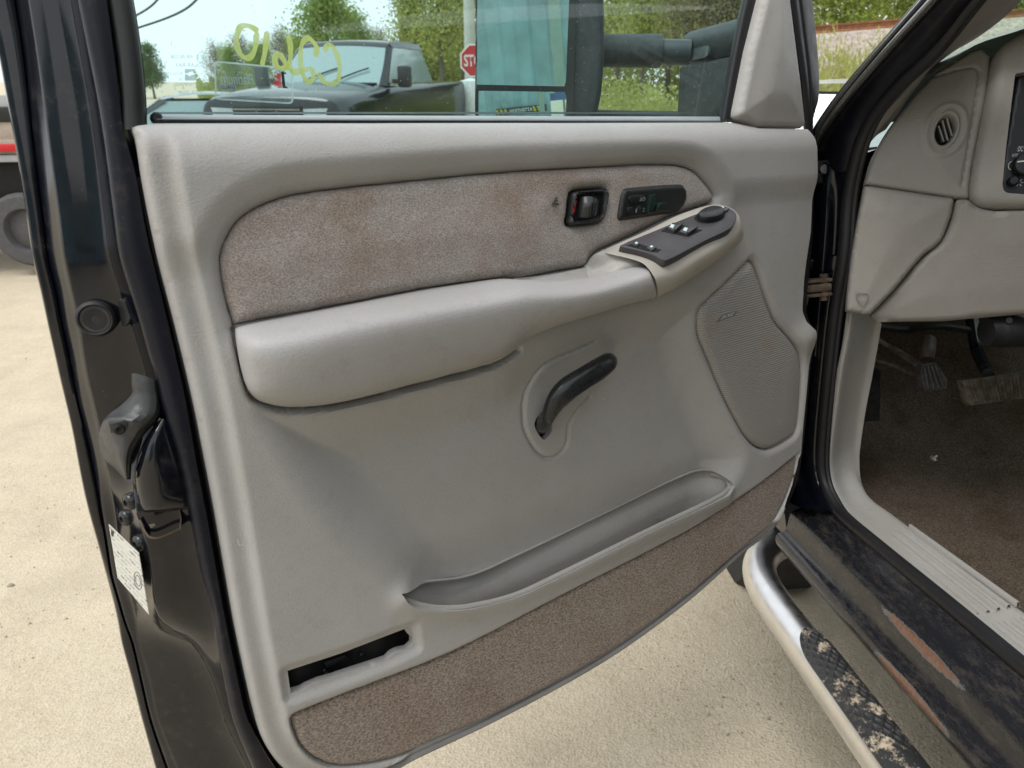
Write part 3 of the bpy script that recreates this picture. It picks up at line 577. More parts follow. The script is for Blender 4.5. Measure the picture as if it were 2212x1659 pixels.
dc = sedan('dark_car', 'dark car at the left of the side window behind the etched print', (0.02, 0.022, 0.025)); p = bpx(340, 225, 10.5); bplace(dc, p[0], 11.0, 0.0, radians(-70))
wc = sedan('white_car', 'white car seen in the gap beside the front roof pillar', (0.68, 0.69, 0.70)); p = bpx(1835, 215, 5.5); bplace(wc, p[0] + 0.9, 6.4, 0.18, radians(62))
# cream flatbed with a tail board at the far left
fb = empty('flatbed_truck'); p = bpx(-40, 300, 6.3); bplace(fb, p[0], p[1], 0.0, radians(8)); tag(fb, 'flatbed truck with cream boards and grey wheel, far left', 'truck')
fcx = lambda px, py, d=6.3: bpx(px, py, d) - bpx(-40, 300, 6.3) * np.array([1, 1, 0])
M_CREAM = plain('cream_board', (0.50, 0.45, 0.38), 0.8, var=0.2, vs=6); M_GREYB = plain('grey_panel', (0.42, 0.44, 0.46), 0.6, var=0.2, vs=4)
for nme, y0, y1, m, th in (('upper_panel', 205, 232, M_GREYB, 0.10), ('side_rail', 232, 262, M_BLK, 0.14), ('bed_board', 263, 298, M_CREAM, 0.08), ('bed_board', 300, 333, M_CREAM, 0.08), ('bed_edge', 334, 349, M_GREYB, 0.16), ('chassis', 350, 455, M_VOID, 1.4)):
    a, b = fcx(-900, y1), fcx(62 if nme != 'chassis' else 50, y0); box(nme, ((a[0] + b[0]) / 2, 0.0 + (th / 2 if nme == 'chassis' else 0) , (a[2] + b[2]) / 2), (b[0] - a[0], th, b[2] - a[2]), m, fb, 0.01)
a = fcx(18, 318); box('tail_lamp', (a[0], -0.08, a[2]), (0.22, 0.05, 0.06), M_RED, fb, 0.01)
for px in (52, -330):
    a = fcx(px, 455); w_ = lathe('wheel', [(0.22, -0.14), (0.36, -0.14), (0.40, -0.10), (0.40, 0.10), (0.36, 0.14), (0.24, 0.14), (0.22, 0.06), (0.08, 0.10), (0.001, 0.10)], plain('dusty_tyre', (0.085, 0.085, 0.09), 0.8) if 'dusty_tyre' not in bpy.data.materials else bpy.data.materials['dusty_tyre'], fb, Matrix.Translation((a[0], 0.05, 0.42)) @ Matrix.Rotation(radians(90), 4, 'X') @ Matrix.Scale(0.82, 4), 30)
# blue container behind the viewer, seen only in the towing mirror
M_BLUE = plain('pale_blue_steel', (0.27, 0.43, 0.47), 0.55, var=0.22, vs=3)
ct = empty('shipping_container', loc=(0, 0, 0)); tag(ct, 'pale blue steel container reflected in the towing mirror', 'container')
CT0, CT1, CTY = -6.2, -0.55, -7.6
xs = []; x = CT0
while x < CT1 - 0.02: xs += [(x, 0.0), (x + 0.16, 0.0), (x + 0.20, -0.035), (x + 0.36, -0.035)]; x += 0.40
xs.append((CT1, 0.0))
loft('corrugated_side', [[(a, CTY + b, z) for a, b in xs] for z in (0.32, 2.75)], M_BLUE, ct, 0, 0, smooth=False, flip=True)
for nme, c, s in (('top_beam', ((CT0 + CT1) / 2, CTY, 2.81), (CT1 - CT0, 0.14, 0.13)), ('bottom_beam', ((CT0 + CT1) / 2, CTY, 0.24), (CT1 - CT0, 0.14, 0.17)), ('corner_post', (CT1 + 0.07, CTY, 1.5), (0.15, 0.16, 2.75)), ('corner_post', (CT0 - 0.07, CTY, 1.5), (0.15, 0.16, 2.75)), ('container_body', ((CT0 + CT1) / 2, CTY - 1.25, 1.5), (CT1 - CT0 + 0.1, 2.3, 2.6))):
    box(nme, c, s, M_BLUE if nme != 'corner_post' else plain('pale_corner_post', (0.30, 0.40, 0.36), 0.6), ct, 0.01)
for x in (CT0 + 0.4, CT1 - 0.4): box('timber_block', (x, CTY - 1.2, 0.08), (0.3, 2.2, 0.16), M_BARK, ct, 0.01)
wb = box('warning_board', (-1.05, CTY + 0.05, 0.60), (1.4, 0.02, 0.17), M_BLK, ct); M_YEL = plain('warning_yellow', (0.62, 0.46, 0.03), 0.5)
tm = Matrix.Translation((-1.05, CTY + 0.0625, 0.60)) @ Matrix.Scale(0.74, 4) @ Matrix.Rotation(pi, 4, 'Z') @ Matrix.Rotation(pi / 2, 4, 'X')
text_on('warning_lettering', 'ATTENTION', (-0.42, -0.06), (0.42, -0.06), (-0.42, 0.06), M_WHITE, wb, 0.0, bold=0.02, M=tm)
for k in (-0.88, -0.72, -0.56, 0.50, 0.66, 0.82): mk('warning_stripe', [(k, -0.085, 0.0), (k + 0.08, -0.085, 0.0), (k + 0.14, 0.085, 0.0), (k + 0.06, 0.085, 0.0)], [(0, 1, 2, 3)], M_YEL, wb, False, tm)
bs_ = empty('site_sign', loc=(-0.15, CTY - 0.6, 0)); tag(bs_, 'blue sign board with a white letter, reflected low in the towing mirror', 'sign')
sb = box('sign_board', (0, 0, 0.95), (0.62, 0.03, 0.5), plain('sign_blue', (0.03, 0.14, 0.38), 0.5), bs_); text_on('sign_letter', 'S', (-0.05, -0.12), (0.14, -0.12), (-0.05, 0.12), M_WHITE, sb, 0.0, bold=0.03, M=Matrix.Translation((0, 0.018, 1.0)) @ Matrix.Rotation(pi, 4, 'Z') @ Matrix.Rotation(pi / 2, 4, 'X'))
for x in (-0.25, 0.25): box('sign_leg', (x, -0.03, 0.4), (0.05, 0.04, 0.8), M_STEEL, bs_)
# ================================================================== THE OPEN TRUCK DOOR
door = empty('truck_door', DOOR.M)
tag(door, 'open black truck door with grey vinyl panel, tweed insert and brown carpet strip', 'truck door')
D3 = lambda pts: np.array([DP(*p) for p in pts])                 # (x, y, depth) measurements -> points in the door's own axes
LEFT = [(283,281),(290,300),(303,383),(320,473),(338,553),(377,703),(413,853),(437,970),(463,1106),(500,1319),(520,1419),(547,1536),(567,1596),(610,1653),(680,1690)]
BOT = [(760,1690),(864,1657),(904,1633),(1071,1553),(1304,1426),(1475,1303),(1608,1188),(1665,1143)]
panel_px = cr(LEFT, 5)[:-1].tolist() + cr([(680,1690)] + BOT + [(1687,1092),(1710,1028),(1719,976)], 4)[:-1].tolist() + \
    [(1721,976),(1724,936),(1732,853),(1738,786),(1743,745),(1743,712),(1729,694),(1723,670),(1727,600),(1733,553),(1741,500),(1745,400),(1743,300),(1738,280),(1634,278),(1610,270),(1590,262),(1000,263),(334,262),(322,267),(300,270),(288,274)]
PANEL = np.array([DP(x, y, float(np.interp(x, [640, 900], [-0.022, -0.004])) if y > 280 and x < 900 else -0.004)[:2] for x, y in panel_px])
cloth_px = cr([(507,706),(490,650),(480,596),(477,560),(481,540),(490,517),(510,483),(540,457),(580,437),(633,420),(738,405),(905,388),(1071,372),(1238,362),(1371,355),(1440,354),(1475,357),(1502,367),(1525,390),(1542,413),(1547,425)], 4)[:-1].tolist() + \
    [(1547,425),(1544,434),(1537,442),(1454,469),(1370,511),(1297,544),(1280,558),(1269,578),(1187,593),(1131,605),(1088,605),(1038,610),(905,630),(738,663),(600,688)]
CLOTH = DOOR.uv(cloth_px)
field_px = cr([(552,885),(590,960),(640,1050),(730,1165),(852,1270),(930,1400),(1150,1420),(1350,1320),(1530,1230),(1572,1060),(1600,985),(1578,900),(1540,800),(1508,700),(1508,650),(1420,648),(1270,690),(1130,745),(1060,790),(870,840),(700,880),(620,884)], 4, True)
MIDP = [(700,1290),(857,1273),(950,1290),(1100,1250),(1400,1105),(1575,1047),(1700,1000)]
FIELD = DOOR.uv(field_px, -0.005)
pk_top = cr([(853,1268,-.010),(900,1258,-.018),(1010,1243,-.030),(1110,1201,-.034),(1300,1110,-.036),(1490,1020,-.030),(1535,1016,-.022),(1565,1034,-.012),(1577,1047,-.004)], 5)
pk_bot = cr([(1577,1047,-.004),(1560,1068,.004),(1400,1144,.006),(1200,1243,.006),(1110,1284,.006),(1010,1309,.005),(950,1312,.003),(900,1304,-.002),(870,1290,-.008),(853,1268,-.012)], 5)
_pocket_px = cr([(857,1273),(900,1268),(1010,1256),(1110,1214),(1300,1122),(1490,1030),(1535,1024),(1565,1035),(1575,1047),(1560,1066),(1400,1140),(1200,1238),(1110,1278),(1010,1302),(950,1306),(900,1299),(872,1286)], 4, True)
PKT = np.array([DP(*p)[:2] for p in pk_top]); PKB = np.array([DP(*p)[:2] for p in pk_bot]); POCKET = np.vstack([PKT[:-1], PKB[:-1]])
PKX = np.linspace(PKT[:, 0].min(), PKT[:, 0].max(), 60); PKM = 0.5 * np.interp(PKX, PKT[:, 0], PKT[:, 1]) + 0.5 * np.interp(PKX, PKB[::-1, 0], PKB[::-1, 1])
slot_px = [(621,1449),(737,1411),(885,1354),(890,1359),(892,1392),(882,1402),(860,1407),(847,1414),(837,1425),(771,1447),(715,1466),(692,1472),(664,1484),(650,1492),(628,1498)]
SLOT = DOOR.uv(slot_px); SLOT_C = DOOR.uv([(619,1449),(737,1411),(887,1353),(894,1396),(840,1422),(738,1462),(625,1501)])
grille_px = cr([(1618,561),(1608,570),(1560,617),(1516,660),(1507,686),(1510,726),(1525,766),(1558,846),(1595,923),(1618,956),(1642,971),(1662,971),(1706,946),(1718,931),(1724,903),(1731,800),(1724,756),(1704,727),(1675,693),(1655,646),(1635,586),(1626,566)], 4, True)
GRILLE = DOOR.uv(grille_px)
plate_px = cr([(1301,727),(1278,731),(1221,755),(1160,786),(1133,836),(1125,870),(1126,913),(1138,946),(1158,976),(1181,986),(1205,976),(1219,953),(1223,915),(1245,880),(1290,830),(1313,785),(1315,742)], 4, True)
PLATE = DOOR.uv(plate_px, -0.033)
hole_px = cr([(1150,905),(1158,894),(1172,891),(1183,902),(1186,925),(1178,940),(1168,947),(1156,934),(1148,917)], 3, True)
HOLE = DOOR.uv(hole_px, -0.033)
TOPLINE = DOOR.uv([(330,262),(1590,262)]); RIDGE = DOOR.uv([(1240,1060),(1420,1010),(1560,965),(1650,940)])
_eb = lambda x: float(np.interp(x, [640, 900], [-0.022, -0.004]))
EDGEL = DOOR.uv(cr(LEFT, 5), -0.022); EDGEB = np.array([DP(x, y, _eb(x))[:2] for x, y in cr([(567,1596),(610,1653),(680,1690)] + BOT, 4)])
CARPET = DOOR.uv(cr([(1720,980),(1642,1042),(1552,1102),(1475,1150),(1205,1288),(971,1408),(738,1498),(650,1533)], 3)[:-1].tolist() + cr([(650,1533),(630,1543),(628,1556),(634,1578),(650,1613),(687,1644),(738,1656),(848,1639),(938,1600),(1071,1543),(1304,1416),(1475,1295),(1608,1182),(1660,1138),(1690,1090),(1714,1028)], 4).tolist())
NOTCH = DOOR.uv([(1740,725)])[0]
RIMTOP = DOOR.uv([(872,1286),(900,1299),(950,1306),(1010,1302),(1110,1278),(1200,1238),(1400,1140),(1560,1066)])

ARMLOW = DOOR.uv(cr([(507,713),(511,745),(521,790),(534,838),(550,862),(593,878),(633,882),(738,871),(871,839),(971,813),(1058,789),(1088,775),(1115,756)], 3), -0.004)
def h_panel(U, V, s):
    Q = np.stack([U, V], 1); h = np.zeros(len(U))
    sc, _ = sdf(Q, CLOTH); sf, _ = sdf(Q, FIELD); sg, _ = sdf(Q, GRILLE); sp, _ = sdf(Q, POCKET); sl, _ = sdf(Q, SLOT); spl, _ = sdf(Q, PLATE); scp, _ = sdf(Q, CARPET)
    vt = np.interp(U, TOPLINE[:, 0], TOPLINE[:, 1]); below = vt - V
    up = ss(-0.02, 0.03, V - np.interp(U, *DOOR.uv([(480,560),(1560,425)]).T))
    h += (0.006 + 0.010 * up) * ss(-0.004, 0.036, -sc) - 0.008 * ss(0.012, -0.004, -sc) - 0.018 * ss(-0.001, 0.004, sc)                     # bolster swells away from the cloth's edge
    dl = distline(U, V, EDGEL); db = distline(U, V, EDGEB); de = np.minimum(dl, db + 0.012)
    r = 0.05; t = np.clip(1 - below / r, 0, 1); h -= 0.040 * (1 - np.sqrt(np.maximum(0, 1 - t * t))) * (U < 1.2)   # top edge rolls over to the glass
    r = 0.010; t = np.clip(1 - de / r, 0, 1); h -= 0.012 * (1 - np.sqrt(np.maximum(0, 1 - t * t)))
    h -= 0.0034 * gs(de - 0.027, 0.005) * (below > 0.012) * ss(0.0, 0.05, below) ; h -= 0.010 * ss(0.034, 0.018, de) * ss(0, 0.05, below)
    above = ss(-0.004, 0.004, V - np.interp(U, PKX, PKM))
    h -= 0.032 * ss(-0.012, 0.085, sf) * above                                             # lower scoop
    dr = V - np.interp(U, *RIDGE.T)                                                # undercut above the map pocket
    h -= 0.008 * ss(0.0, -0.09, dr) * ss(0.0, 0.05, sf) * above
    h -= 0.026 * ss(-0.001, 0.005, sg) + 0.005 * gs(np.minimum(sg, 0) , 0.006)      # seat for the grille
    h += 0.010 * gs(distline(U, V, RIMTOP), 0.020) * (sp < 0.002)                  # lip of the map pocket
    h -= 0.004 * ss(0.006, 0.0, -scp) + 0.018 * ss(-0.0015, 0.003, scp)            # seat for the carpet
    h -= 0.006 * ss(0.014, 0.0, -sdf(Q, SLOT_C)[0])                                # dip round the slot
    h -= 0.0042 * gs(spl, 0.0026) * (U < DOOR.uv([(1235, 860)])[0][0] + 0.06)       # seam round the lever plate
    h += 0.0012 * ss(0.0, 0.004, spl)
    h -= 0.016 * gs(distline(U, V, ARMLOW), 0.0034)                                # gap the armrest tucks into
    h += 0.012 * gs(np.hypot((U - NOTCH[0]) * 0.8, V - NOTCH[1]), 0.030)
    return h
panel = sheet('vinyl_panel', PANEL, h_panel, 0.0028, M_VINYL, door, holes=[POCKET, SLOT, HOLE], skirt=0.012)

# tweed insert: padded, tucked in at the rim
def h_cloth(U, V, s): return -0.016 + 0.018 * np.sqrt(np.clip(1 - np.clip(1 - s / 0.016, 0, 1) ** 2, 0, 1)) + 0.004 * ss(0, 0.08, s)
hb_px = cr([(1229,479),(1232,470),(1238,420),(1246,414),(1300,409),(1310,411),(1315,417),(1312,440),(1305,470),(1296,479),(1240,486),(1232,486)], 3, True)
HB = DOOR.uv(hb_px, 0.004)
cloth = sheet('tweed_insert', CLOTH, h_cloth, 0.0034, M_CLOTH, door, holes=[HB * 0.97 + HB.mean(0) * 0.03], skirt=0.01)
def h_carp(U, V, s): return -0.009 + 0.011 * np.sqrt(np.clip(1 - np.clip(1 - s / 0.008, 0, 1) ** 2, 0, 1))
carpet = sheet('carpet_strip', CARPET, h_carp, 0.0034, M_CARPET, door, skirt=0.01)
piping = tube('edge_piping', D3([(628,1660,-0.010),(690,1682,-0.008),(760,1685,-0.006),(860,1650,-0.004),(900,1630,-0.004),(1071,1549,-0.004),(1304,1422,-0.004),(1475,1300,-0.004),(1606,1186,-0.006),(1664,1141,-0.008),(1693,1096,-0.012)]), 0.0055, plain('grey_piping', (0.22, 0.215, 0.21), 0.5), door, 8, up=(0, 0, 1))
# map pocket liner seen behind its lip
def h_liner(U, V, s_):
    Q = np.stack([U, V], 1); sf, _ = sdf(Q, FIELD); dr = V - np.interp(U, *RIDGE.T); dt = np.interp(U, PKT[:, 0], PKT[:, 1]) - V
    f = -0.032 * ss(-0.012, 0.085, sf) - 0.008 * ss(0.0, -0.09, dr) * ss(0.0, 0.05, sf)
    return f * 0.8 - 0.0095 + 0.010 * ss(0.004, 0.05, dt)
_pc = POCKET.mean(0); _e = PKT + np.array([0, 0.010]); _f = PKB - np.array([0, 0.055])
liner = sheet('map_pocket', np.vstack([_e[:-1], _f[1:-1]]), h_liner, 0.0032, M_TRIM, door, skirt=0)
rim_pts = [(856,1273,-0.012),(878,1295,-0.004),(905,1306,0.001),(950,1313,0.004),(1010,1310,0.009),(1110,1286,0.010),(1200,1245,0.010),(1400,1146,0.010),(1555,1071,0.008),(1575,1050,-0.004),(1566,1035,-0.014),(1535,1023,-0.024)]
rim = tube('pocket_rim', D3(rim_pts), 0.0042, M_TRIM, liner, 8)
tube('pocket_bead', np.array([DP(*p) for p in pk_top[3:-3]]) + np.array([0, 0.0, 0.001]), 0.0022, M_TRIM, liner, 8)
divider = loft('pocket_rib', [D3([(1419,1119,-0.018),(1437,1126,-0.032)]), D3([(1425,1150,-0.018),(1440,1160,-0.032)])], M_TRIM, liner, 0, 0)
# slot left open where a lamp once sat, door shell showing behind
cav = sheet('open_lamp_slot', DOOR.uv([(590,1435),(905,1320),(912,1415),(630,1530)], -0.03), lambda U, V, s: -0.030 - 0.01 * np.sin(U * 60), 0.008, M_VOID, door, skirt=0)
brk = loft('lamp_socket_tab', [D3([(700,1432,-0.022),(745,1415,-0.024)]), D3([(706,1442,-0.022),(752,1424,-0.024)])], M_BLK_G, cav, 0, 0)
for px, py in ((652, 1458), (700, 1448), (780, 1412)):
    lathe('screw_boss', [(0.001, 0.006), (0.004, 0.004), (0.005, 0)], M_BLK_G, cav, Matrix.Translation(Vector(DP(px, py, -0.028))), 10)
# torn foam edge below the slot
tube('torn_edge', D3([(629,1499,-0.006),(650,1493,-0.006),(664,1485,-0.006),(692,1473,-0.006),(715,1467,-0.006),(771,1448,-0.006),(837,1426,-0.006),(847,1415,-0.006),(860,1408,-0.006),(882,1403,-0.006),(892,1393,-0.006)]), 0.0012, plain('bare_fibreboard', (0.36, 0.27, 0.19), 0.9), cav, 6)

# armrest pad: stations from the latch end to the hand grip, each rim-to-rim across the pad
ARM = [
 [(507,716,-0.012),(508,722,-0.004),(509,732,0.000),(511,745,0.000),(514,762,-0.004),(517,778,-0.012)],
 [(510,708,-0.006),(512,712,0.008),(515,742,0.022),(522,790,0.022),(531,828,0.018),(536,842,-0.008)],
 [(545,698,-0.006),(547,703,0.014),(548,746,0.044),(556,812,0.044),(561,856,0.034),(563,868,-0.008)],
 [(620,683,-0.006),(621,690,0.016),(622,738,0.056),(628,815,0.056),(632,869,0.040),(633,880,-0.008)],
 [(738,660,-0.006),(739,668,0.018),(742,714,0.062),(748,795,0.060),(741,858,0.042),(738,869,-0.008)],
 [(905,627,-0.006),(906,637,0.018),(910,680,0.064),(915,755,0.062),(904,816,0.042),(900,828,-0.008)],
 [(1020,609,-0.006),(1022,618,0.020),(1026,660,0.066),(1032,725,0.064),(1026,783,0.044),(1022,795,-0.006)],
 [(1082,602,0.000),(1086,608,0.026),(1092,648,0.068),(1098,705,0.066),(1091,756,0.048),(1086,770,0.002)],
 [(1128,604,0.020),(1134,609,0.040),(1142,642,0.070),(1150,688,0.068),(1146,718,0.050),(1140,732,0.018)],
 [(1195,606,0.032),(1200,611,0.048),(1208,640,0.072),(1214,674,0.070),(1210,696,0.054),(1204,704,0.030)],
 [(1275,598,0.034),(1280,603,0.050),(1288,630,0.074),(1294,656,0.072),(1288,674,0.056),(1282,680,0.032)],
 [(1335,580,0.032),(1345,586,0.050),(1354,612,0.074),(1360,640,0.072),(1354,654,0.056),(1346,660,0.032)],
 [(1372,566,0.030),(1392,574,0.050),(1404,594,0.074),(1414,622,0.074),(1416,636,0.058),(1412,644,0.032)],
 [(1374,568,0.022),(1394,577,0.042),(1405,597,0.064),(1414,624,0.062),(1416,637,0.048),(1412,645,0.024)]]
armrest = loft('armrest', [D3(s) for s in ARM], M_VINYL_D, door, 8, 6)
# hollow of the pull cup beside the switches
cup = loft('pull_cup', [D3([(1262,574,-0.004),(1268,570,0.0),(1281,552,0.008),(1298,543,0.014)]), D3([(1268,592,0.006),(1285,585,0.010),(1315,566,0.024),(1335,551,0.032)]), D3([(1275,606,0.02),(1300,598,0.03),(1345,577,0.044),(1378,564,0.046)]), D3([(1282,622,0.040),(1322,612,0.044),(1370,598,0.046),(1400,590,0.044)])], M_TRIM, door, 6, 6)
ledge = loft('pull_ledge', [D3([(1110,625,0.016),(1110,610,-0.002),(1110,600,-0.006)]), D3([(1180,626,0.022),(1180,606,0.006),(1180,594,-0.002)]), D3([(1276,618,0.024),(1272,596,0.008),(1270,577,0.0)])], M_TRIM, door, 4, 3)
# switch pod
POD_T = D3([(1297,543,0.012),(1339,527,0.016),(1454,470,0.018),(1540,440,0.016),(1582,452,0.030),(1597,470,0.050),(1603,494,0.062)])
pod_top = [D3([(1297,543,0.010),(1318,549,0.028),(1354,557,0.046),(1387,568,0.060),(1402,582,0.070),(1415,603,0.078),(1421,630,0.070),(1420,643,0.030)]),
           D3([(1340,524,0.012),(1362,533,0.030),(1398,546,0.048),(1430,556,0.062),(1446,570,0.072),(1458,592,0.078),(1464,612,0.070),(1463,620,0.030)]),
           D3([(1400,497,0.012),(1420,507,0.030),(1450,520,0.048),(1478,531,0.062),(1493,543,0.072),(1505,563,0.078),(1510,580,0.070),(1509,590,0.030)]),
           D3([(1455,469,0.012),(1475,478,0.030),(1503,490,0.048),(1528,501,0.060),(1543,513,0.068),(1554,533,0.074),(1558,548,0.066),(1558,556,0.030)]),
           D3([(1510,449,0.012),(1528,456,0.028),(1550,465,0.044),(1570,475,0.054),(1582,487,0.060),(1589,508,0.064),(1591,524,0.056),(1590,532,0.024)]),
           D3([(1545,441,0.008),(1560,445,0.020),(1577,452,0.034),(1590,463,0.044),(1598,475,0.050),(1603,495,0.052),(1604,508,0.044),(1603,517,0.016)]),
           D3([(1556,442,-0.006),(1570,446,0.004),(1585,453,0.014),(1596,465,0.020),(1602,478,0.024),(1606,497,0.026),(1606,506,0.020),(1605,512,-0.004)])]
pod = loft('switch_pod', pod_top, plain('beige_pod_plastic', (0.42, 0.395, 0.345), 0.5, bump=0.1, bs=600, var=0.05), door, 6, 5)
# flat-topped charcoal plate set into the pod
_a, _b, _c = D3([(1339,531,0.0315)])[0], D3([(1556,446,0.0335)])[0], D3([(1437,566,0.0795)])[0]
pu = un(_b - _a); pn = un(np.cross(pu, _a - _c)); pn = pn if pn[2] > 0 else -pn; pv = np.cross(pn, pu)
PODF = Frame(DOOR.o + DOOR.u * _a[0] + DOOR.v * _a[1] + DOOR.n * _a[2], *(DOOR.u * w[0] + DOOR.v * w[1] + DOOR.n * w[2] for w in (pu, pv, pn)))
PODM = DOOR.M.inverted() @ PODF.M
plate_o = PODF.uv(cr([(1339,533),(1400,507),(1475,476),(1540,452),(1560,448),(1579,455),(1590,467),(1588,480),(1575,497),(1528,520),(1475,548),(1440,565),(1430,564),(1412,555),(1380,545),(1345,537)], 3, True))
swp = prism('switch_plate', plate_o, -0.010, 0.003, M_SWITCH, door, 0.002, PODM)
def pod_piece(name, px, z0, z1, mat, par, bev=0.0012): return prism(name, PODF.uv(px), z0, z1, mat, par, bev)
for w in ([(1352,534),(1372,528),(1400,537),(1427,543),(1419,549),(1398,546)], [(1426,503),(1450,487),(1480,491),(1516,501),(1486,514),(1470,512)]):
    pod_piece('switch_well', w, 0.001, 0.0037, M_VOID, swp, 0.0004)
for k in ([(1363,535),(1371,530),(1380,533),(1374,538)], [(1394,542),(1402,536),(1416,541),(1406,548)]): 
    key = pod_piece('lock_key', k, 0.002, 0.0065, M_KEY, swp)
    c = np.mean(k, 0); pod_piece('lock_mark', [(c[0]-4,c[1]-1),(c[0],c[1]-4),(c[0]+4,c[1]-1.5),(c[0],c[1]+1)], 0.0066, 0.0069, M_ICON, swp, 0)
for k in ([(1438,499),(1450,489),(1470,492),(1454,508)], [(1464,508),(1478,494),(1502,500),(1482,514)]):
    key = pod_piece('window_key', k, 0.002, 0.0075, M_KEY, swp)
    c = np.mean(k, 0); pod_piece('window_mark', [(c[0]-10,c[1]+2),(c[0]-6,c[1]-4),(c[0]+1,c[1]-2),(c[0]-3,c[1]+5)], 0.0076, 0.0079, M_ICON, swp, 0)
    pod_piece('key_ridge', [(k[2][0]-3,k[2][1]-1),(k[2][0]+2,k[2][1]),(k[3][0]+2,k[3][1]),(k[3][0]-3,k[3][1]-1)], 0.007, 0.0105, M_KEY, swp)
knob_px = cr([(1502,474),(1512,464),(1533,457),(1552,459),(1561,467),(1553,478),(1530,484),(1510,482)], 3, True)
pod_piece('mirror_knob_recess', [(1106 + (x-1106) + (x-1532)*0.14, y + (y-470)*0.14) for x, y in knob_px], 0.001, 0.0036, M_VOID, swp, 0.0004)
kn = pod_piece('mirror_knob', knob_px, 0.002, 0.013, M_BLK_G, swp, 0.004)
pod_piece('mirror_key', [(1546,456),(1556,452),(1572,458),(1564,464)], 0.002, 0.007, M_KEY, swp); pod_piece('mirror_key_mark', [(1551,456),(1556,454),(1561,456),(1557,459)], 0.0072, 0.0075, M_ICON, swp, 0)

M_ICON_D = plain('dim_button_print', (0.22, 0.24, 0.24), 0.5)
# inside door release and seat switch panel on the cloth
inner = DOOR.uv(cr([(1238,474),(1246,424),(1252,420),(1298,417),(1305,421),(1299,464),(1293,470),(1246,478)], 3, True), 0.004)
bez = sheet('release_bezel', HB, lambda U, V, s: 0.004 + 0.005 * ss(0, 0.004, s), 0.0022, M_BLK, door, holes=[inner], skirt=0.010)
sheet('release_well', DOOR.uv([(1230,484),(1236,414),(1314,408),(1306,478)], -0.004), lambda U, V, s: -0.003 - 0 * U, 0.006, M_BLK_G, bez, skirt=0)
lev = loft('release_lever', [D3([(1247,467,-0.002),(1248,450,0.0),(1250,428,-0.002)]), D3([(1252,469,0.012),(1254,449,0.014),(1257,426,0.012)]), D3([(1270,470,0.020),(1272,447,0.024),(1274,424,0.020)]), D3([(1284,467,0.022),(1287,445,0.026),(1289,428,0.022)]), D3([(1290,462,0.012),(1292,446,0.014),(1293,434,0.010)]), D3([(1290,461,-0.004),(1292,446,-0.004),(1293,435,-0.004)])], M_BLK_G, bez, 5, 4)
loft('red_lock_tab', [D3([(1236,460,0.0045),(1242,434,0.0045)]), D3([(1241,460,0.0045),(1246,433,0.0045)])], M_RED, bez, 0, 0)
for k in (0, 6): loft('finger_rib', [D3([(1274 + k, 460, 0.026), (1277 + k, 438, 0.029)]), D3([(1276 + k, 460, 0.0275), (1279 + k, 438, 0.0305)]), D3([(1278 + k, 460, 0.026), (1281 + k, 438, 0.029)])], M_BLK_G, bez, 0, 0)
sp_px = cr([(1335,468),(1336,458),(1343,418),(1348,409),(1356,406),(1400,402),(1465,398),(1476,400),(1483,412),(1484,425),(1478,443),(1470,453),(1462,458),(1400,468),(1345,477),(1337,476)], 3, True)
seatp = sheet('seat_switch_panel', DOOR.uv(sp_px, 0.005), lambda U, V, s: 0.003 + 0.005 * ss(0, 0.004, s), 0.003, M_BLK, door, skirt=0.010)
def seat_key(name, px, h, m=M_BLK_G): return prism(name, DOOR.uv(px, 0.008), 0.006, 0.008 + h, m, seatp, 0.0018)
seat_key('memory_button', cr([(1357,433),(1358,425),(1364,422),(1384,421),(1389,424),(1387,433),(1381,437),(1362,439)], 3, True), 0.004)
for c in ((1359, 455), (1377, 453)): seat_key('round_button', [(c[0] + 5.5 * cos(a), c[1] + 9 * sin(a)) for a in np.linspace(0, 2 * pi, 18, endpoint=False)], 0.004)
seat_key('seat_back_key', [(1394,459),(1400,421),(1409,419),(1411,436),(1404,460)], 0.007, plain('green_black_key', (0.010, 0.024, 0.018), 0.25))
seat_key('seat_cushion_key', [(1411,455),(1418,438),(1433,436),(1431,444),(1423,455)], 0.007, bpy.data.materials['green_black_key'])
text_on('button_icon', 'ao', DP(1369,435,0)[:2], DP(1381,434,0)[:2], DP(1370,427,0)[:2], M_ICON_D, seatp, 0.0123)
text_on('button_number', '1', DP(1360,459,0)[:2], DP(1363,459,0)[:2], DP(1361,451,0)[:2], M_ICON_D, seatp, 0.0123)
text_on('button_number', '2', DP(1375,457,0)[:2], DP(1380,457,0)[:2], DP(1376,449,0)[:2], M_ICON_D, seatp, 0.0123)
for px, py, r in ((1201, 433, 4), (1197, 440, 4.5), (1204, 441, 4), (1202, 428, 2.5)):     # burn marks in the cloth
    prism('burn_mark', DOOR.uv([(px + r * (0.8 + 0.3 * sin(3 * a)) * cos(a), py + r * (0.9 + 0.3 * cos(2 * a)) * sin(a)) for a in np.linspace(0, 2 * pi, 12, endpoint=False)], 0.006), 0.0045, 0.0066, plain('singed_cloth', (0.07, 0.06, 0.05), 0.9) if 'singed_cloth' not in bpy.data.materials else bpy.data.materials['singed_cloth'], cloth)

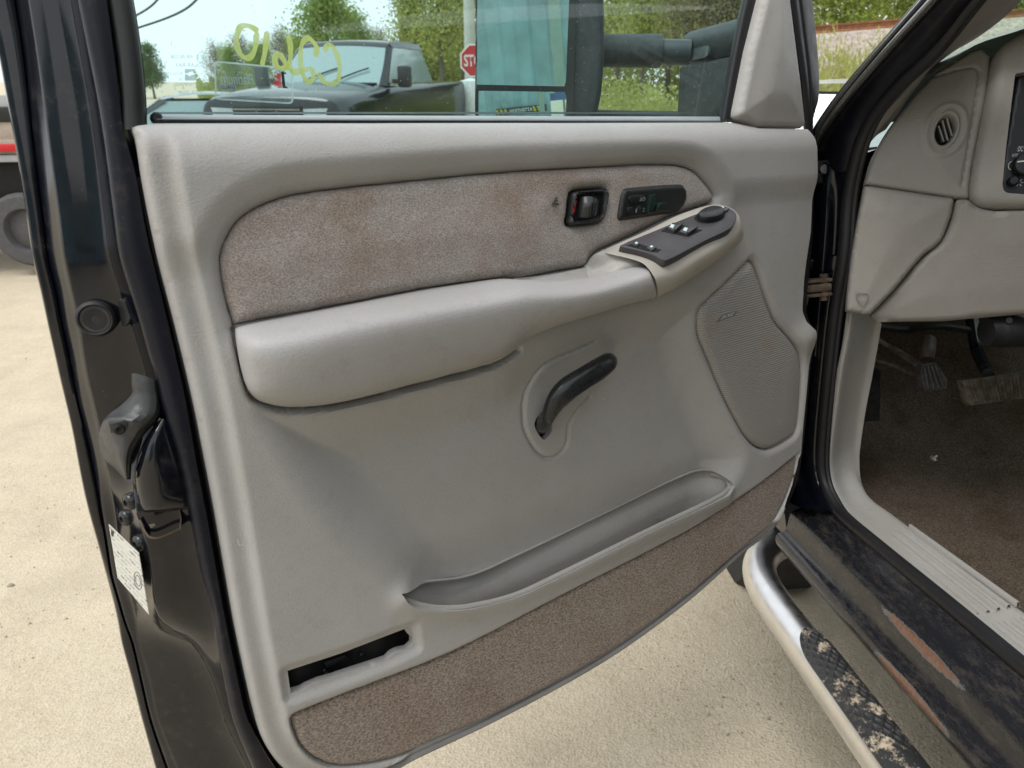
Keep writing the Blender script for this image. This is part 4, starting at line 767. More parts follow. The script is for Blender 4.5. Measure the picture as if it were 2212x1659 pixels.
# speaker grille
t = NT('ribbed_speaker_mesh'); sx = t.new('ShaderNodeSeparateXYZ'); t.link(t.mapping((1, 1, 1), (0, 0, radians(-1.5))), sx.inputs[0])
rib = t.math('SINE', t.math('MULTIPLY', sx.outputs[1], 2 * pi / 0.0042))
c = t.mix(t.mr(rib, -0.6, 0.6), (0.27, 0.26, 0.245), (0.36, 0.35, 0.335)); c = t.mix(t.math('MULTIPLY', t.mr(t.noise(12, 4), 0.5, 0.7), 0.35), c, (0.30, 0.24, 0.17))
M_MESH = t.out(c, 0.5, t.bump(rib, 0.35, 0.0008))
grille = sheet('speaker_grille', GRILLE, lambda U, V, s: -0.012 + 0.016 * np.sqrt(np.clip(1 - np.clip(1 - s / 0.016, 0, 1) ** 2, 0, 1)) + 0.003 * ss(0, 0.05, s), 0.0026, M_MESH, door, skirt=0.012)
bo = D3([(1546,697,0.006),(1550,690,0.006),(1560,680,0.006),(1590,671,0.006),(1592,674,0.006),(1584,683,0.006)])
badge = prism('speaker_badge', bo[:, :2], 0.000, 0.0072, plain('badge_base', (0.16, 0.15, 0.13), 0.4), grille, 0.0008)
text_on('badge_lettering', 'BOSE', DP(1556,691,0.0075)[:2], DP(1586,681,0.0075)[:2], DP(1559,683,0.0075)[:2], plain('badge_silver', (0.62, 0.66, 0.68), 0.35, metal=0.3), badge, 0.0075, bold=0.03, shear=0.35)
# black lever in its recess
lpl = sheet('lever_socket', DOOR.uv([(1140,885),(1190,880),(1195,950),(1150,955)], -0.06), lambda U, V, s: -0.060 - 0 * U, 0.01, M_VOID, door, skirt=0)
lv = D3([(1160,926,-0.050),(1170,918,-0.020),(1185,897,0.006),(1203,866,0.020),(1224,842,0.026),(1258,819,0.028),(1292,798,0.026),(1315,782,0.020),(1322,776,0.004),(1318,774,-0.012)])
lever = tube('window_lever', lv, [0.010, 0.0125, 0.0155, 0.0175, 0.0175, 0.0165, 0.0165, 0.0145, 0.0100, 0.0070], M_BLK_G, door, 16, flat=0.72, up=(0.35, 0.6, 1), n=8)

# wear: pale scuffs by the pocket, lint, a dark fleck
M_SCUFF = plain('bare_scuff', (0.62, 0.57, 0.47), 0.8)
for q, r in ((((806,1270,.003),(818,1268,.003),(832,1273,.003)), .0011), (((826,1277,.003),(840,1281,.002)), .0009), (((513,1165,.001),(518,1178,.001),(526,1176,.001),(525,1168,.001)), .0005), (((1092,1052,-.030),(1095,1053,-.030)), .0010), (((1300,860,-.024),(1306,862,-.024)), .0008)):
    tube('scuff_mark', D3(q), r, M_SCUFF, panel, 5, flat=0.5)
# ------------------------------------------------------------------ door shell: latch edge, hems, seal
YS = [-160, 0, 100, 200, 280, 383, 473, 553, 630, 703, 766, 820, 870, 930, 1000, 1060, 1106, 1170, 1240, 1300, 1345, 1390, 1466, 1556, 1653, 1720]
def pl(pts): 
    a = np.array(pts, float); ext0 = a[0, 0] + (a[0, 0] - a[1, 0]) / (a[0, 1] - a[1, 1]) * (-160 - a[0, 1]); ext1 = a[-1, 0] + (a[-1, 0] - a[-2, 0]) / (a[-1, 1] - a[-2, 1]) * (1720 - a[-1, 1])
    a = np.vstack([[ext0, -160], a, [ext1, 1720]]); return np.interp(YS, a[:, 1], a[:, 0])
L0 = pl([(285,0),(297,67),(308,160),(315,247),(318,272),(303,300),(308,383),(325,473),(343,553),(382,703),(418,853),(442,970),(468,1106),(505,1319),(525,1419),(552,1536),(572,1596),(615,1653)])
L1 = pl([(232,0),(252,150),(268,277),(296,383),(312,473),(329,553),(365,703),(400,853),(420,970),(446,1106),(484,1319),(504,1419),(530,1536),(550,1596),(590,1653)])
L2 = pl([(167,0),(187,100),(207,200),(227,317),(240,433),(257,553),(277,620),(300,693),(320,766),(337,820),(352,893),(376,970),(400,1073),(406,1106),(432,1239),(457,1319),(463,1373),(482,1466),(502,1556),(542,1653)])
L3 = pl([(152,0),(170,100),(188,200),(206,317),(220,433),(236,553),(257,620),(281,693),(303,766),(318,820),(322,893),(310,960),(287,1034),(296,1106),(315,1166),(329,1243),(334,1310),(350,1343),(400,1372),(440,1420),(458,1466),(484,1556),(530,1653)])
L4 = pl([(62,0),(78,100),(92,200),(106,317),(122,433),(137,553),(152,620),(168,686),(180,766),(190,820),(202,870),(215,930),(228,1000),(240,1060),(248,1106),(254,1170),(264,1240),(282,1290),(292,1345),(300,1390),(322,1466),(342,1556),(380,1653)])
L5 = pl([(32,0),(48,100),(60,200),(72,317),(88,433),(103,553),(119,620),(134,700),(148,766),(158,820),(168,870),(183,930),(198,1000),(210,1060),(218,1106),(229,1170),(240,1240),(254,1290),(270,1345),(286,1390),(304,1466),(325,1556),(358,1653)])
L6 = pl([(-32,0),(-6,100),(13,200),(35,317),(54,433),(71,553),(87,620),(104,700),(119,766),(131,820),(143,870),(157,930),(170,1000),(182,1060),(193,1106),(211,1170),(230,1240),(246,1300),(256,1345),(264,1390),(285,1466),(308,1556),(335,1653)])
dep = lambda a, b: np.interp(YS, [-160, 280, 1000, 1100, 1290, 1380, 1720], a if len(a) == 7 else [a[0]] * 7)
bands = [(L0 + 4, dep([-.050]*7, 0)), (L1, dep([-.026]*7, 0)), (L1 - 3, dep([-.020]*7, 0)), (L2 + 6, dep([-.024]*7, 0)), (L2, dep([-.030]*7, 0)), (L3 + 3, dep([-.070,-.070,-.062,-.038,-.038,-.062,-.066], 0)), (L3 - 3, dep([-.078,-.078,-.072,-.044,-.044,-.074,-.080], 0)),
         (L4 + 5, dep([-.088,-.088,-.092,-.104,-.106,-.116,-.112], 0)), (L4 - 3, dep([-.094,-.094,-.100,-.112,-.114,-.120,-.116], 0)), (L5 + 4, dep([-.122]*7, 0)), (L5, dep([-.128]*7, 0)), (L5 - 3, dep([-.125]*7, 0)), (L6 + 3, dep([-.128]*7, 0)), (L6, dep([-.132]*7, 0)), (L6 + 1, dep([-.138]*7, 0)), (L0, dep([-.150]*7, 0))]
shell = loft('latch_edge_shell', [D3([(x, y, d) for x, y, d in zip(b, YS, dd)]) for b, dd in bands], M_PAINT, door, 3, 3, sharp=60)
# inner flange band with its satin paint, and the fuzzy seal line along the panel
flange = loft('inner_flange', [D3([(x, y, d) for x, y in zip(b, YS)]) for b, d in ((L1 - 2, -.0185), (L1 * 0.5 + L2 * 0.5, -.0170), (L2 + 9, -.0205), (L2 + 3, -.026))], M_PAINT_S, shell, 3, 3)
sealL = tube('panel_seal', D3([(x - 2, y, -0.032) for x, y in zip(L0, YS) if y >= 290]), 0.006, M_RUB, shell, 8)
wframe = loft('window_frame', [D3([(x + o, y, d) for x, y in zip(L0, YS) if y <= 280]) for o, d in ((-52, -.024), (-40, -.016), (-8, -.015), (0, -.020), (2, -.045))], M_BLK, shell, 2, 3)
# rubber stop plug
PLUGC = DP(208, 687, -0.083)
plugM = Matrix.Translation(Vector(PLUGC)) @ Matrix.Rotation(radians(-14), 4, 'Y') @ Matrix.Rotation(radians(4), 4, 'X') @ Matrix.Scale(0.74, 4)
plug = lathe('rubber_stop', [(0.026, -0.004), (0.027, 0.004), (0.0255, 0.0085), (0.0225, 0.0105), (0.0205, 0.0095), (0.0195, 0.007), (0.019, 0.0082), (0.006, 0.0086), (0.003, 0.0075), (0.0005, 0.0072)], M_RUB, door, plugM)
lathe('plug_ring', [(0.0192, 0.0083), (0.0192, 0.0090), (0.0184, 0.0090), (0.0184, 0.0083)], plain('plug_ring_grey', (0.09, 0.09, 0.09), 0.5), plug, None, 40)
small = lathe('blanking_plug', [(0.020, 0.0), (0.019, 0.003), (0.004, 0.0035), (0.0004, 0.003)], M_BLK, door, Matrix.Translation(Vector(DP(260, 674, -0.080))) @ Matrix.Rotation(radians(-50), 4, 'Y') @ Matrix.Scale(0.8, 4))
# latch housing cover
LC = [[(284,808,-.044),(290,806,-.036),(312,812,-.030),(333,820,-.030),(337,825,-.036)], [(284,830,-.046),(292,828,-.034),(312,833,-.028),(334,838,-.028),(340,842,-.036)],
      [(285,850,-.052),(296,852,-.034),(316,858,-.026),(338,862,-.026),(344,868,-.036)], [(262,874,-.060),(282,876,-.034),(312,880,-.024),(336,886,-.024),(345,892,-.036)],
      [(232,898,-.070),(262,894,-.032),(300,898,-.020),(326,904,-.022),(336,912,-.036)], [(220,915,-.074),(234,908,-.036),(282,912,-.018),(306,920,-.020),(318,928,-.034)],
      [(214,938,-.076),(240,930,-.036),(272,934,-.024),(292,940,-.022),(302,950,-.034)], [(216,968,-.078),(246,962,-.038),(262,966,-.026),(276,970,-.024),(286,978,-.034)],
      [(226,992,-.078),(254,996,-.040),(264,1000,-.028),(272,1004,-.026),(281,1008,-.034)], [(250,1014,-.074),(266,1030,-.044),(270,1034,-.036),(274,1036,-.034),(280,1036,-.038)]]
latch = loft('latch_cover', [D3(s) for s in LC], M_LATCH, door, 4, 2, sharp=28)
loft('latch_cover_rim', [D3([(a[-1][0] + 3, a[-1][1], a[-1][2] - .004) for a in LC]), D3([(a[-1][0] - 1, a[-1][1] - 2, a[-1][2] + .006) for a in LC]), D3([(a[-1][0] - 5, a[-1][1] - 3, a[-1][2] + .006) for a in LC])], M_BLK_G, latch, 0, 4)
loft('latch_cover_step', [D3([(233,913,-.030),(248,909,-.024),(268,905,-.018)]), D3([(236,918,-.028),(250,914,-.021),(272,908,-.015)]), D3([(240,936,-.034),(258,930,-.026),(274,924,-.020)])], M_BLK, latch, 3, 3)
lathe('latch_screw_hole', [(0.006, 0.001), (0.004, 0.003), (0.0005, 0.001)], M_VOID, latch, Matrix.Translation(Vector(DP(258, 927, -0.022))), 12)
bulge = loft('latch_bulge', [D3(s) for s in ([(322,935,-.064),(335,915,-.034),(352,905,-.026),(372,912,-.030)], [(296,990,-.064),(312,955,-.030),(340,935,-.018),(382,945,-.028)], [(286,1034,-.064),(298,1010,-.030),(335,985,-.014),(394,1000,-.026)], [(290,1075,-.064),(302,1060,-.030),(340,1045,-.014),(402,1055,-.026)], [(296,1106,-.064),(310,1102,-.034),(345,1098,-.018),(408,1095,-.028)], [(298,1112,-.064),(312,1110,-.046),(345,1106,-.036),(410,1103,-.036)])], M_PAINT, door, 5, 5)
mouth = loft('latch_mouth', [D3([(294,1108,-.040),(305,1135,-.036),(320,1162,-.032)]), D3([(320,1112,-.066),(330,1130,-.066),(345,1150,-.060)]), D3([(360,1105,-.062),(368,1122,-.062),(375,1142,-.056)]), D3([(388,1100,-.030),(392,1122,-.026),(390,1146,-.022)])], plain('dusty_latch_cavity', (0.13, 0.095, 0.07), 0.85, var=0.6, vs=70), door, 4, 4)
loft('latch_tongue', [D3([(313,1122,-.040),(322,1118,-.040)]), D3([(325,1140,-.034),(336,1134,-.034)]), D3([(326,1144,-.040),(337,1139,-.040)])], M_STEEL, mouth, 0, 0)
loft('striker_jaw', [D3([(327,1112,-.050),(345,1108,-.050)]), D3([(332,1128,-.046),(352,1120,-.046)])], M_BLK_G, mouth, 0, 0)
loft('mouth_lip', [D3([(300,1124,-.036),(318,1160,-.032),(340,1164,-.026),(372,1152,-.022),(392,1142,-.020)]), D3([(303,1122,-.033),(321,1156,-.029),(341,1160,-.023),(370,1149,-.019),(389,1139,-.018)])], M_RUSTY, mouth, 0, 4)
for px, py, dd_ in ((281, 1083, -.056), (272, 1118, -.076), (301, 1172, -.058)):
    m = Matrix.Translation(Vector(DP(px, py, dd_))) @ Matrix.Rotation(radians(-66), 4, 'Y') @ Matrix.Scale(0.95, 4)
    sc_ = lathe('latch_bolt', [(0.0105, -0.004), (0.0105, 0.002), (0.0080, 0.005), (0.004, 0.006), (0.0035, 0.003), (0.0004, 0.003)], M_BLK_G, door, m, 18)
# maker's data sticker on the edge
t = NT('printed_data_sticker'); mp = t.mapping((1, 1, 1)); w = t.new('ShaderNodeTexBrick'); t.link(mp, w.inputs[0]); w.inputs['Scale'].default_value = 1
w.inputs['Brick Width'].default_value = 0.017; w.inputs['Row Height'].default_value = 0.0062; w.inputs['Mortar Size'].default_value = 0.0017; w.inputs['Color1'].default_value = (0.15, 0.15, 0.15, 1); w.inputs['Color2'].default_value = (0.60, 0.60, 0.54, 1); w.inputs['Mortar'].default_value = (0.62, 0.62, 0.56, 1); w.inputs['Bias'].default_value = 0.0
pr = t.mix(t.math('MULTIPLY', t.mr(t.noise(420, 2), 0.44, 0.60), 0.8), w.outputs[0], (0.62, 0.62, 0.56)); M_DATA = t.out(pr, 0.5)
A_, B_, C_, E_ = D3([(247,1128,-.100)])[0], D3([(312,1190,-.044)])[0], D3([(333,1322,-.045)])[0], D3([(266,1243,-.102)])[0]
su = un(B_ - A_); sn = un(np.cross(su, A_ - E_)); sn = sn if sn[2] > 0 else -sn; sv = np.cross(sn, su); SM = Matrix(((su[0], sv[0], sn[0], A_[0]), (su[1], sv[1], sn[1], A_[1]), (su[2], sv[2], sn[2], A_[2]), (0, 0, 0, 1)))
inS = lambda p: np.array([(p - A_) @ su, (p - A_) @ sv])
stq = [inS(p) for p in (E_, C_, B_, A_)]
stk = prism('data_sticker', stq, 0.006, 0.0066, M_DATA, door, 0, SM)
bord = M_LABEL_W
prism('sticker_emblem', [inS(A_) + np.array(p) for p in ((0.006, -0.012), (0.010, -0.012), (0.012, -0.004), (0.006, -0.004))], 0.0062, 0.0070, M_BLK, stk)
ringc = inS(A_ * 0.1 + B_ * 0.35 + C_ * 0.45 + E_ * 0.10)
for r in (0.008, 0.005):
    tube('sticker_seal', [(ringc[0] + r * cos(a), ringc[1] + 1.5 * r * sin(a), 0.0068) for a in np.linspace(0, 2 * pi, 25)], 0.0003, M_LATCH, stk, 5, smooth_path=False)
# belt strip, glass channel, front quarter trim, hinge-side seal
beltp = [(338,0),(700,0),(1000,0),(1300,0),(1560,0)]
belt = loft('belt_weatherstrip', [D3([(x, 250 + (x - 338) * 0.003 + dy, d) for x, _ in beltp]) for dy, d in ((-2, -.050), (0, -.036), (4, -.031), (8, -.030), (11, -.034))], M_GREYMET, door, 3, 2)
loft('belt_lower_lip', [D3([(x, 250 + (x - 338) * 0.003 + dy, d) for x, _ in [(334,0)] + beltp]) for dy, d in ((10, -.0335), (13, -.030), (16, -.034), (18, -.046))], M_RUB, belt, 2, 2)  # black rubber lip along the lower edge of the grey strip
lathe('belt_strip_end', [(0.006, -0.006), (0.006, 0.0), (0.004, 0.002), (0.0004, 0.002)], M_RUB, belt, Matrix.Translation(Vector(DP(339, 255, -0.032))), 10)
outer_belt = loft('outer_belt_strip', [D3([(x, 246 + dy, d) for x in (330, 700, 1100, 1400, 1565)]) for dy, d in ((0, -.075), (-3, -.085), (-4, -.11), (0, -.125))], M_RUB, door, 2, 2)
chan = loft('glass_channel', [D3([(1660 + o, -160, d), (1612 + o, 0, d), (1585 + o, 130, d), (1562 + o, 258, d)]) for o, d in ((-10, -.055), (-6, -.030), (2, -.022), (20, -.020), (28, -.024), (34, -.012), (40, -.02))], M_RUB, door, 4, 3)
sail = sheet('corner_trim', DOOR.uv([(1690,-160),(1648,0),(1620,110),(1594,240),(1593,252),(1600,257),(1632,275),(1735,277),(1738,272),(1728,180),(1705,0),(1690,-160),(1688,-165)][:-1], -.006),
    lambda U, V, s: -0.012 + 0.012 * np.sqrt(np.clip(1 - np.clip(1 - s / 0.010, 0, 1) ** 2, 0, 1)) + 0.010 * ss(0, 0.06, s), 0.004, M_TRIM, door, skirt=0.02)
frontE = [(1694,-160),(1707,0),(1730,170),(1741,280),(1746,320),(1748,400),(1744,500),(1735,565),(1726,665),(1732,694),(1745,712),(1745,745),(1740,790),(1734,855),(1726,936),(1722,985),(1714,1035),(1690,1098),(1664,1145)]
frontO = [(1728,-160),(1753,0),(1767,133),(1768,213),(1757,255),(1757,300),(1758,400),(1756,500),(1751,565),(1742,665),(1748,694),(1758,715),(1758,750),(1752,790),(1746,855),(1738,936),(1732,985),(1722,1040),(1697,1104),(1668,1150)]
hseal = loft('hinge_edge_seal', [D3([(p[0] * (1 - k) + q[0] * k, p[1] * (1 - k) + q[1] * k, d) for p, q in zip(frontE, frontO)]) for k, d in ((-0.15, -.030), (0.0, -.014), (0.3, -.010), (0.42, -.018), (0.55, -.016), (0.8, -.024), (1.0, -.040), (1.0, -.13))], M_RUB, door, 4, 3)
# outer skin below the belt, and the window pane
SKIN = np.array([DP(x, y, -.136)[:2] for x, y in [(p, q) for p, q in zip(L6, YS) if 230 <= q <= 1700]][:1] + [DP(x, y, -.136)[:2] for x, y in zip(L6 + 2, YS) if 240 <= y <= 1653] + [DP(420,1653,-.136)[:2]] + [p for p in DOOR.uv([(690,1660),(900,1600),(1071,1530),(1304,1400),(1475,1280),(1640,1120),(1690,1000),(1700,700),(1700,262)])])
skin = sheet('outer_skin', SKIN, lambda U, V, s: -0.142 - 0.02 * ss(0, 0.25, s), 0.02, car_paint('outer_black_paint', (0.010, 0.011, 0.015), 0.1, 0.08), door, skirt=0.004)
GZ = -0.055
pane_uv = DOOR.uv([(278,-160),(283,0),(312,270),(1572,270),(1600,130),(1622,0),(1668,-160)], GZ)
pane = prism('window_pane', pane_uv, GZ - 0.002, GZ + 0.002, M_GLASS, door)
GO = GZ - 0.0024
g2 = lambda x, y: DP(x, y, GO)[:2]
z1 = lambda x, y: (276 + x / 6, y / 6); z2 = lambda x, y: (634 + x / 6, y / 6)
def stroke(pts, wd=0.0028):
    P = cr([g2(*p) for p in pts], 6); T = np.gradient(P, axis=0); N = np.stack([-T[:, 1], T[:, 0]], 1); N /= np.linalg.norm(N, axis=1)[:, None]
    w = wd * (1 + 0.18 * np.sin(np.arange(len(P)) * 0.35)); w[0] *= 0.5; w[-1] *= 0.5
    A, B = P + N * w[:, None], P - N * w[:, None]; n = len(P); V = [(*a, GO) for a in A] + [(*b, GO) for b in B]
    mk('grease_pencil_stroke', V, [(i, i + 1, n + i + 1, n + i) for i in range(n - 1)], M_GREASE, pane, False)
stroke([z1(*p) for p in [(1690,412),(1640,372),(1560,335),(1490,335),(1440,380),(1418,460),(1412,560),(1432,650),(1480,725),(1540,752),(1592,735),(1640,660),(1660,560),(1665,480),(1682,418)]])
stroke([z1(*p) for p in [(1805,408),(1795,560),(1772,700),(1738,852)]])
stroke([z1(*p) for p in [(2082,462),(2108,600),(2108,740),(2090,830),(2050,872),(2000,888),(1935,862),(1905,790),(1908,730),(1940,702),(1990,730),(2030,800),(2080,865),(2140,915)]])
stroke([z2(*p) for p in [(275,735),(302,640),(270,560),(210,502),(160,502),(110,570),(92,700),(96,850),(120,960),(160,1040),(200,1058),(240,1040),(262,970),(240,912),(200,893),(100,918),(0,938),(-40,925)]])
stroke([z2(*p) for p in [(400,668),(430,602),(480,582),(530,640),(580,760),(600,900),(580,1020),(530,1078),(460,1088),(400,1060),(350,1000),(312,942)]])
def etch(s, x0, x1, y0, y1, mat=M_ETCH, name='etched_lettering', bold=0.0, shear=0.0, par=None, sk=0.0, z=GO):
    text_on(name, s, g2(*z1(x0, y1)), g2(*z1(x1, y1 + sk * (x1 - x0))), g2(*z1(x0, y0)), mat, par or pane, z, True, bold, shear)
etch('43R-001238', 560, 848, 712, 758); etch('SOLAR·RAY', 612, 990, 815, 868); etch('SAFETY', 905, 1098, 946, 990); etch('FLO-LITE', 492, 706, 934, 978)
etch('AS·2', 915, 1035, 1016, 1052); etch('78', 668, 716, 1008, 1046); etch('SOLID TEMPERED', 592, 1046, 1072, 1114); etch('X', 706, 734, 1122, 1160); etch('Z', 596, 624, 1122, 1160); etch('DOT15  M100', 655, 1005, 1178, 1216); etch('E1', 905, 985, 712, 770)
ring = [g2(*z1(952 + 60 * cos(a), 745 + 68 * sin(a))) for a in np.linspace(0, 2 * pi, 33)]
ringi = [g2(*z1(952 + 53 * cos(a), 745 + 60 * sin(a))) for a in np.linspace(0, 2 * pi, 33)]
mk('etched_ring', [(*p, GO) for p in ring + ringi], [(i, i + 1, 33 + i + 1, 33 + i) for i in range(32)], M_ETCH, pane, False)
sqz = [g2(*z1(*p)) for p in ((738,1045),(885,1045),(880,960),(850,965),(800,985),(770,965),(740,960))]; mk('etched_emblem', [(*p, GO) for p in sqz], [tuple(range(7))], M_ETCH, pane, False)
sqz = [g2(*z1(*p)) for p in ((738,895),(885,895),(862,935),(830,925),(800,935),(780,950),(738,950))]; mk('etched_emblem', [(*p, GO) for p in sqz], [tuple(range(7))], M_ETCH, pane, False)
# rounded clear sticker with its print
def rrect(c, r=0.14, n=6):
    c = [np.array(p, float) for p in c]; out = []
    for i in range(4):
        a, b, d = c[i - 1], c[i], c[(i + 1) % 4]; p0 = b + un(a - b) * r * 200; p1 = b + un(d - b) * r * 200
        for k in range(n + 1): t_ = k / n; out.append(((1 - t_) ** 2) * p0 + 2 * t_ * (1 - t_) * b + t_ * t_ * p1)
    return out
so = [g2(*z1(*p)) for p in rrect([(1118,785),(2145,880),(2148,1350),(1130,1292)], 0.33)]; si = [g2(*z1(*p)) for p in rrect([(1142,808),(2122,898),(2126,1328),(1152,1272)], 0.28)]
n_ = len(so); stick = mk('clear_sticker', [(*p, GO - .0004) for p in so], [tuple(range(n_))], M_STICK, pane, False)
mk('sticker_rim', [(*p, GO - .0002) for p in so + si], [(i, (i + 1) % n_, n_ + (i + 1) % n_, n_ + i) for i in range(n_)], M_STICK_E, pane, False)
etch('Platinum', 1205, 1640, 940, 1090, M_STICK_T, 'sticker_lettering', 0.0, 0.4, sk=0.03, z=GO + .0002); etch('AUTOMOTIVE PROTECTION SYSTEMS', 1200, 2085, 1195, 1232, M_STICK_T, 'sticker_lettering', sk=0.055, z=GO + .0002)
bx_ = [g2(*z1(*p)) for p in ((1186,1088),(1406,1102),(1406,1176),(1186,1162))]; mk('sticker_block', [(*p, GO + .0001) for p in bx_], [(0, 1, 2, 3)], film('lilac_block', (0.45, 0.44, 0.55), 0.8), pane, False)
etch('SHIELD', 1210, 1392, 1110, 1150, M_STICK_B, 'sticker_lettering', sk=0.05, z=GO + .0004)
lf = [(2000,1140),(1935,1140),(1945,1120),(1895,1118),(1905,1095),(1868,1072),(1910,1062),(1905,1040),(1955,1045),(1925,1005),(1900,1000),(1885,965),(1930,985),(1940,940),(1965,955),(1975,930)]
mk('maple_leaf', [(*g2(*z1(*p)), GO + .0002) for p in lf], [tuple(range(len(lf)))], M_STICK_R, pane, False)
nm_ = [(1985,925),(2055,945),(2050,962),(2025,960),(2040,1110),(2085,1145),(2005,1142)]; mk('sticker_numeral', [(*g2(*z1(*p)), GO + .0003) for p in nm_], [tuple(range(len(nm_)))], M_STICK_B, pane, False)

# ------------------------------------------------------------------ towing mirror outside the glass
MZ = -0.34
M_MIRR = plain('mirror_housing', (0.045, 0.053, 0.055), 0.55, var=0.3, vs=80, bump=0.12, bs=400)
mir = empty('towing_mirror'); mir.parent = door
# the glass faces back past the viewer; its plane is set by the wing of the door
MC = DOOR.o + DOOR.u * DP(1130, 60, MZ)[0] + DOOR.v * DP(1130, 60, MZ)[1] + DOOR.n * MZ
mn = un(un(CAM - MC) + un(np.array([-0.9, -7.5, 1.65]) - MC)); MF = frame(MC, mn); MFM = DOOR.M.inverted() @ MF.M
def mpoly(px, d=0.0): return MF.uv(px, d)
hs = mpoly(cr([(1026,-120),(1026,60),(1024,200),(1026,258),(1040,275),(1200,278),(1262,272),(1292,240),(1306,120),(1306,30),(1302,-120)], 3)); 
head = prism('mirror_head', hs, -0.10, -0.004, M_MIRR, mir, 0.012, MFM, 3)
fr_ = mpoly([(1028,-120),(1027,258),(1236,262),(1248,-120)])
gl1 = mpoly([(1032,-120),(1030,183),(1222,187),(1234,-120)]); gl2 = mpoly([(1034,196),(1033,262),(1222,264),(1224,199)])
rimm = sheet('mirror_bezel', fr_, lambda U, V, s: 0.004 + 0 * U, 0.01, M_BLK, head, holes=[gl1, gl2], skirt=0.008)
prism('mirror_glass', gl1, -0.003, 0.001, M_MIRROR, head); 
g2c = gl2.mean(0); gu_, gv_ = np.meshgrid(np.linspace(0, 1, 17), np.linspace(0, 1, 9)); TILT = 0.0
sp_v = [((1-b)*((1-a)*gl2[1]+a*gl2[2]) + b*((1-a)*gl2[0]+a*gl2[3])) for a, b in zip(gu_.ravel(), gv_.ravel())]
sp_v = [(q[0], q[1], 0.0035 - ((q - g2c) @ (q - g2c)) / 5.0 - TILT * (q[1] - g2c[1])) for q in sp_v]
si_ = np.arange(153).reshape(9, 17); mk('spotter_glass', sp_v, np.stack([si_[:-1, :-1], si_[:-1, 1:], si_[1:, 1:], si_[1:, :-1]], -1).reshape(-1, 4), M_MIRROR, head)
A1 = [DP(*p) for p in [(1262,112,-.33),(1310,110,-.31),(1400,110,-.27),(1428,110,-.255)]]
tube('mirror_arm', A1, [0.028, 0.029, 0.030, 0.030], M_MIRR, mir, 16, up=(0, 1, 0), n=5)
tube('arm_sleeve', [DP(*p) for p in [(1422,112,-.26),(1455,113,-.24),(1490,114,-.22)]], [0.023, 0.023, 0.023], plain('grey_arm_sleeve', (0.05, 0.058, 0.062), 0.4), mir, 14, up=(0, 1, 0), n=4)
def blob(name, px, d0, d1, mat, bev): return prism(name, np.array([DP(x, y, d0 * 0.85 + d1 * 0.15)[:2] for x, y in px]), d0, d1, mat, mir, bev, None, 4)
blob('arm_knuckle', cr([(1460,138),(1470,100),(1482,82),(1500,80),(1510,138)], 3, False), -.26, -.17, M_MIRR, 0.012)
blob('mirror_base_cap', cr([(1500,135),(1490,110),(1490,85),(1505,66),(1530,60),(1560,62),(1610,66),(1620,138)], 3, False), -.24, -.10, M_MIRR, 0.03)
blob('mirror_base', [(1488,142),(1482,250),(1486,262),(1640,262),(1640,138)], -.22, -.075, M_MIRR, 0.012)
tube('lower_arm', [DP(*p) for p in [(1262,248,-.34),(1350,250,-.30),(1490,252,-.22)]], [0.010, 0.010, 0.010], M_MIRR, mir, 10, up=(0, 1, 0), n=4)
# ================================================================== THE TRUCK CAB
truck = empty('pickup_truck', loc=(0.9, 1.0, 0.0)); tag(truck, 'black pickup truck cab with grey dash, muddy sill and step bar', 'pickup truck')
TINV = Matrix.Translation((-0.9, -1.0, 0.0))
def tp(o, par=None):                                             # hang a part measured in place axes on the truck
    return o
TM = TINV                                                        # local matrix for parts given in place axes
X = lambda pts: np.array([hitx(*p) for p in pts])                # (x, y, side distance)
M_GREYBAND = plain('pillar_reflection_metal', (0.20, 0.195, 0.18), 0.22, metal=0.7, var=0.15)  # silvery reflection on the dark pillar, put into a lighter metal colour
# --- sill: one long pressing, cross-section from the seal out and down, run fore and aft
SECT = [(0.745, 0.600), (0.690, 0.612), (0.662, 0.622), (0.648, 0.630), (0.634, 0.626), (0.622, 0.612), (0.604, 0.604), (0.590, 0.600), (0.583, 0.592), (0.578, 0.575), (0.573, 0.558), (0.566, 0.551), (0.556, 0.549), (0.550, 0.543), (0.548, 0.532), (0.554, 0.515), (0.575, 0.490), (0.640, 0.470), (0.760, 0.480)]
t = NT('muddy_sill_paint')
sxyz = t.new('ShaderNodeSeparateXYZ'); geo = t.tc.outputs['Object']; t.link(geo, sxyz.inputs[0])
st_co = t.mapping((1, 0.30, 1)); mud = t.math('MULTIPLY', t.mr(t.noise(110, 6, 0.8, co=st_co), 0.48, 0.70), t.mr(t.noise(9, 3, 0.6, co=st_co), 0.35, 0.65)); streak = t.mr(t.noise(70, 5, 0.8, co=st_co), 0.5, 0.7)
c = t.mix(t.math('MULTIPLY', mud, 0.38), (0.012, 0.013, 0.017), (0.15, 0.125, 0.095)); c = t.mix(t.math('MULTIPLY', streak, 0.16), c, (0.24, 0.20, 0.15))
def rust_spot(y, x, z, ly, lx):
    a = t.math('DIVIDE', t.math('SUBTRACT', sxyz.outputs[1], y), ly); b = t.math('DIVIDE', t.math('SUBTRACT', sxyz.outputs[0], x), lx); e = t.math('DIVIDE', t.math('SUBTRACT', sxyz.outputs[2], z), lx * 1.3)
    d = t.math('ADD', t.math('ADD', t.math('MULTIPLY', a, a), t.math('MULTIPLY', b, b)), t.math('MULTIPLY', e, e))
    return t.math('ADD', d, t.math('MULTIPLY', t.math('SUBTRACT', t.noise(70, 6, 0.85), 0.5), 2.6))
p1 = hitx(1985, 1392, 0.582); p2 = hitx(1962, 1490, 0.549)
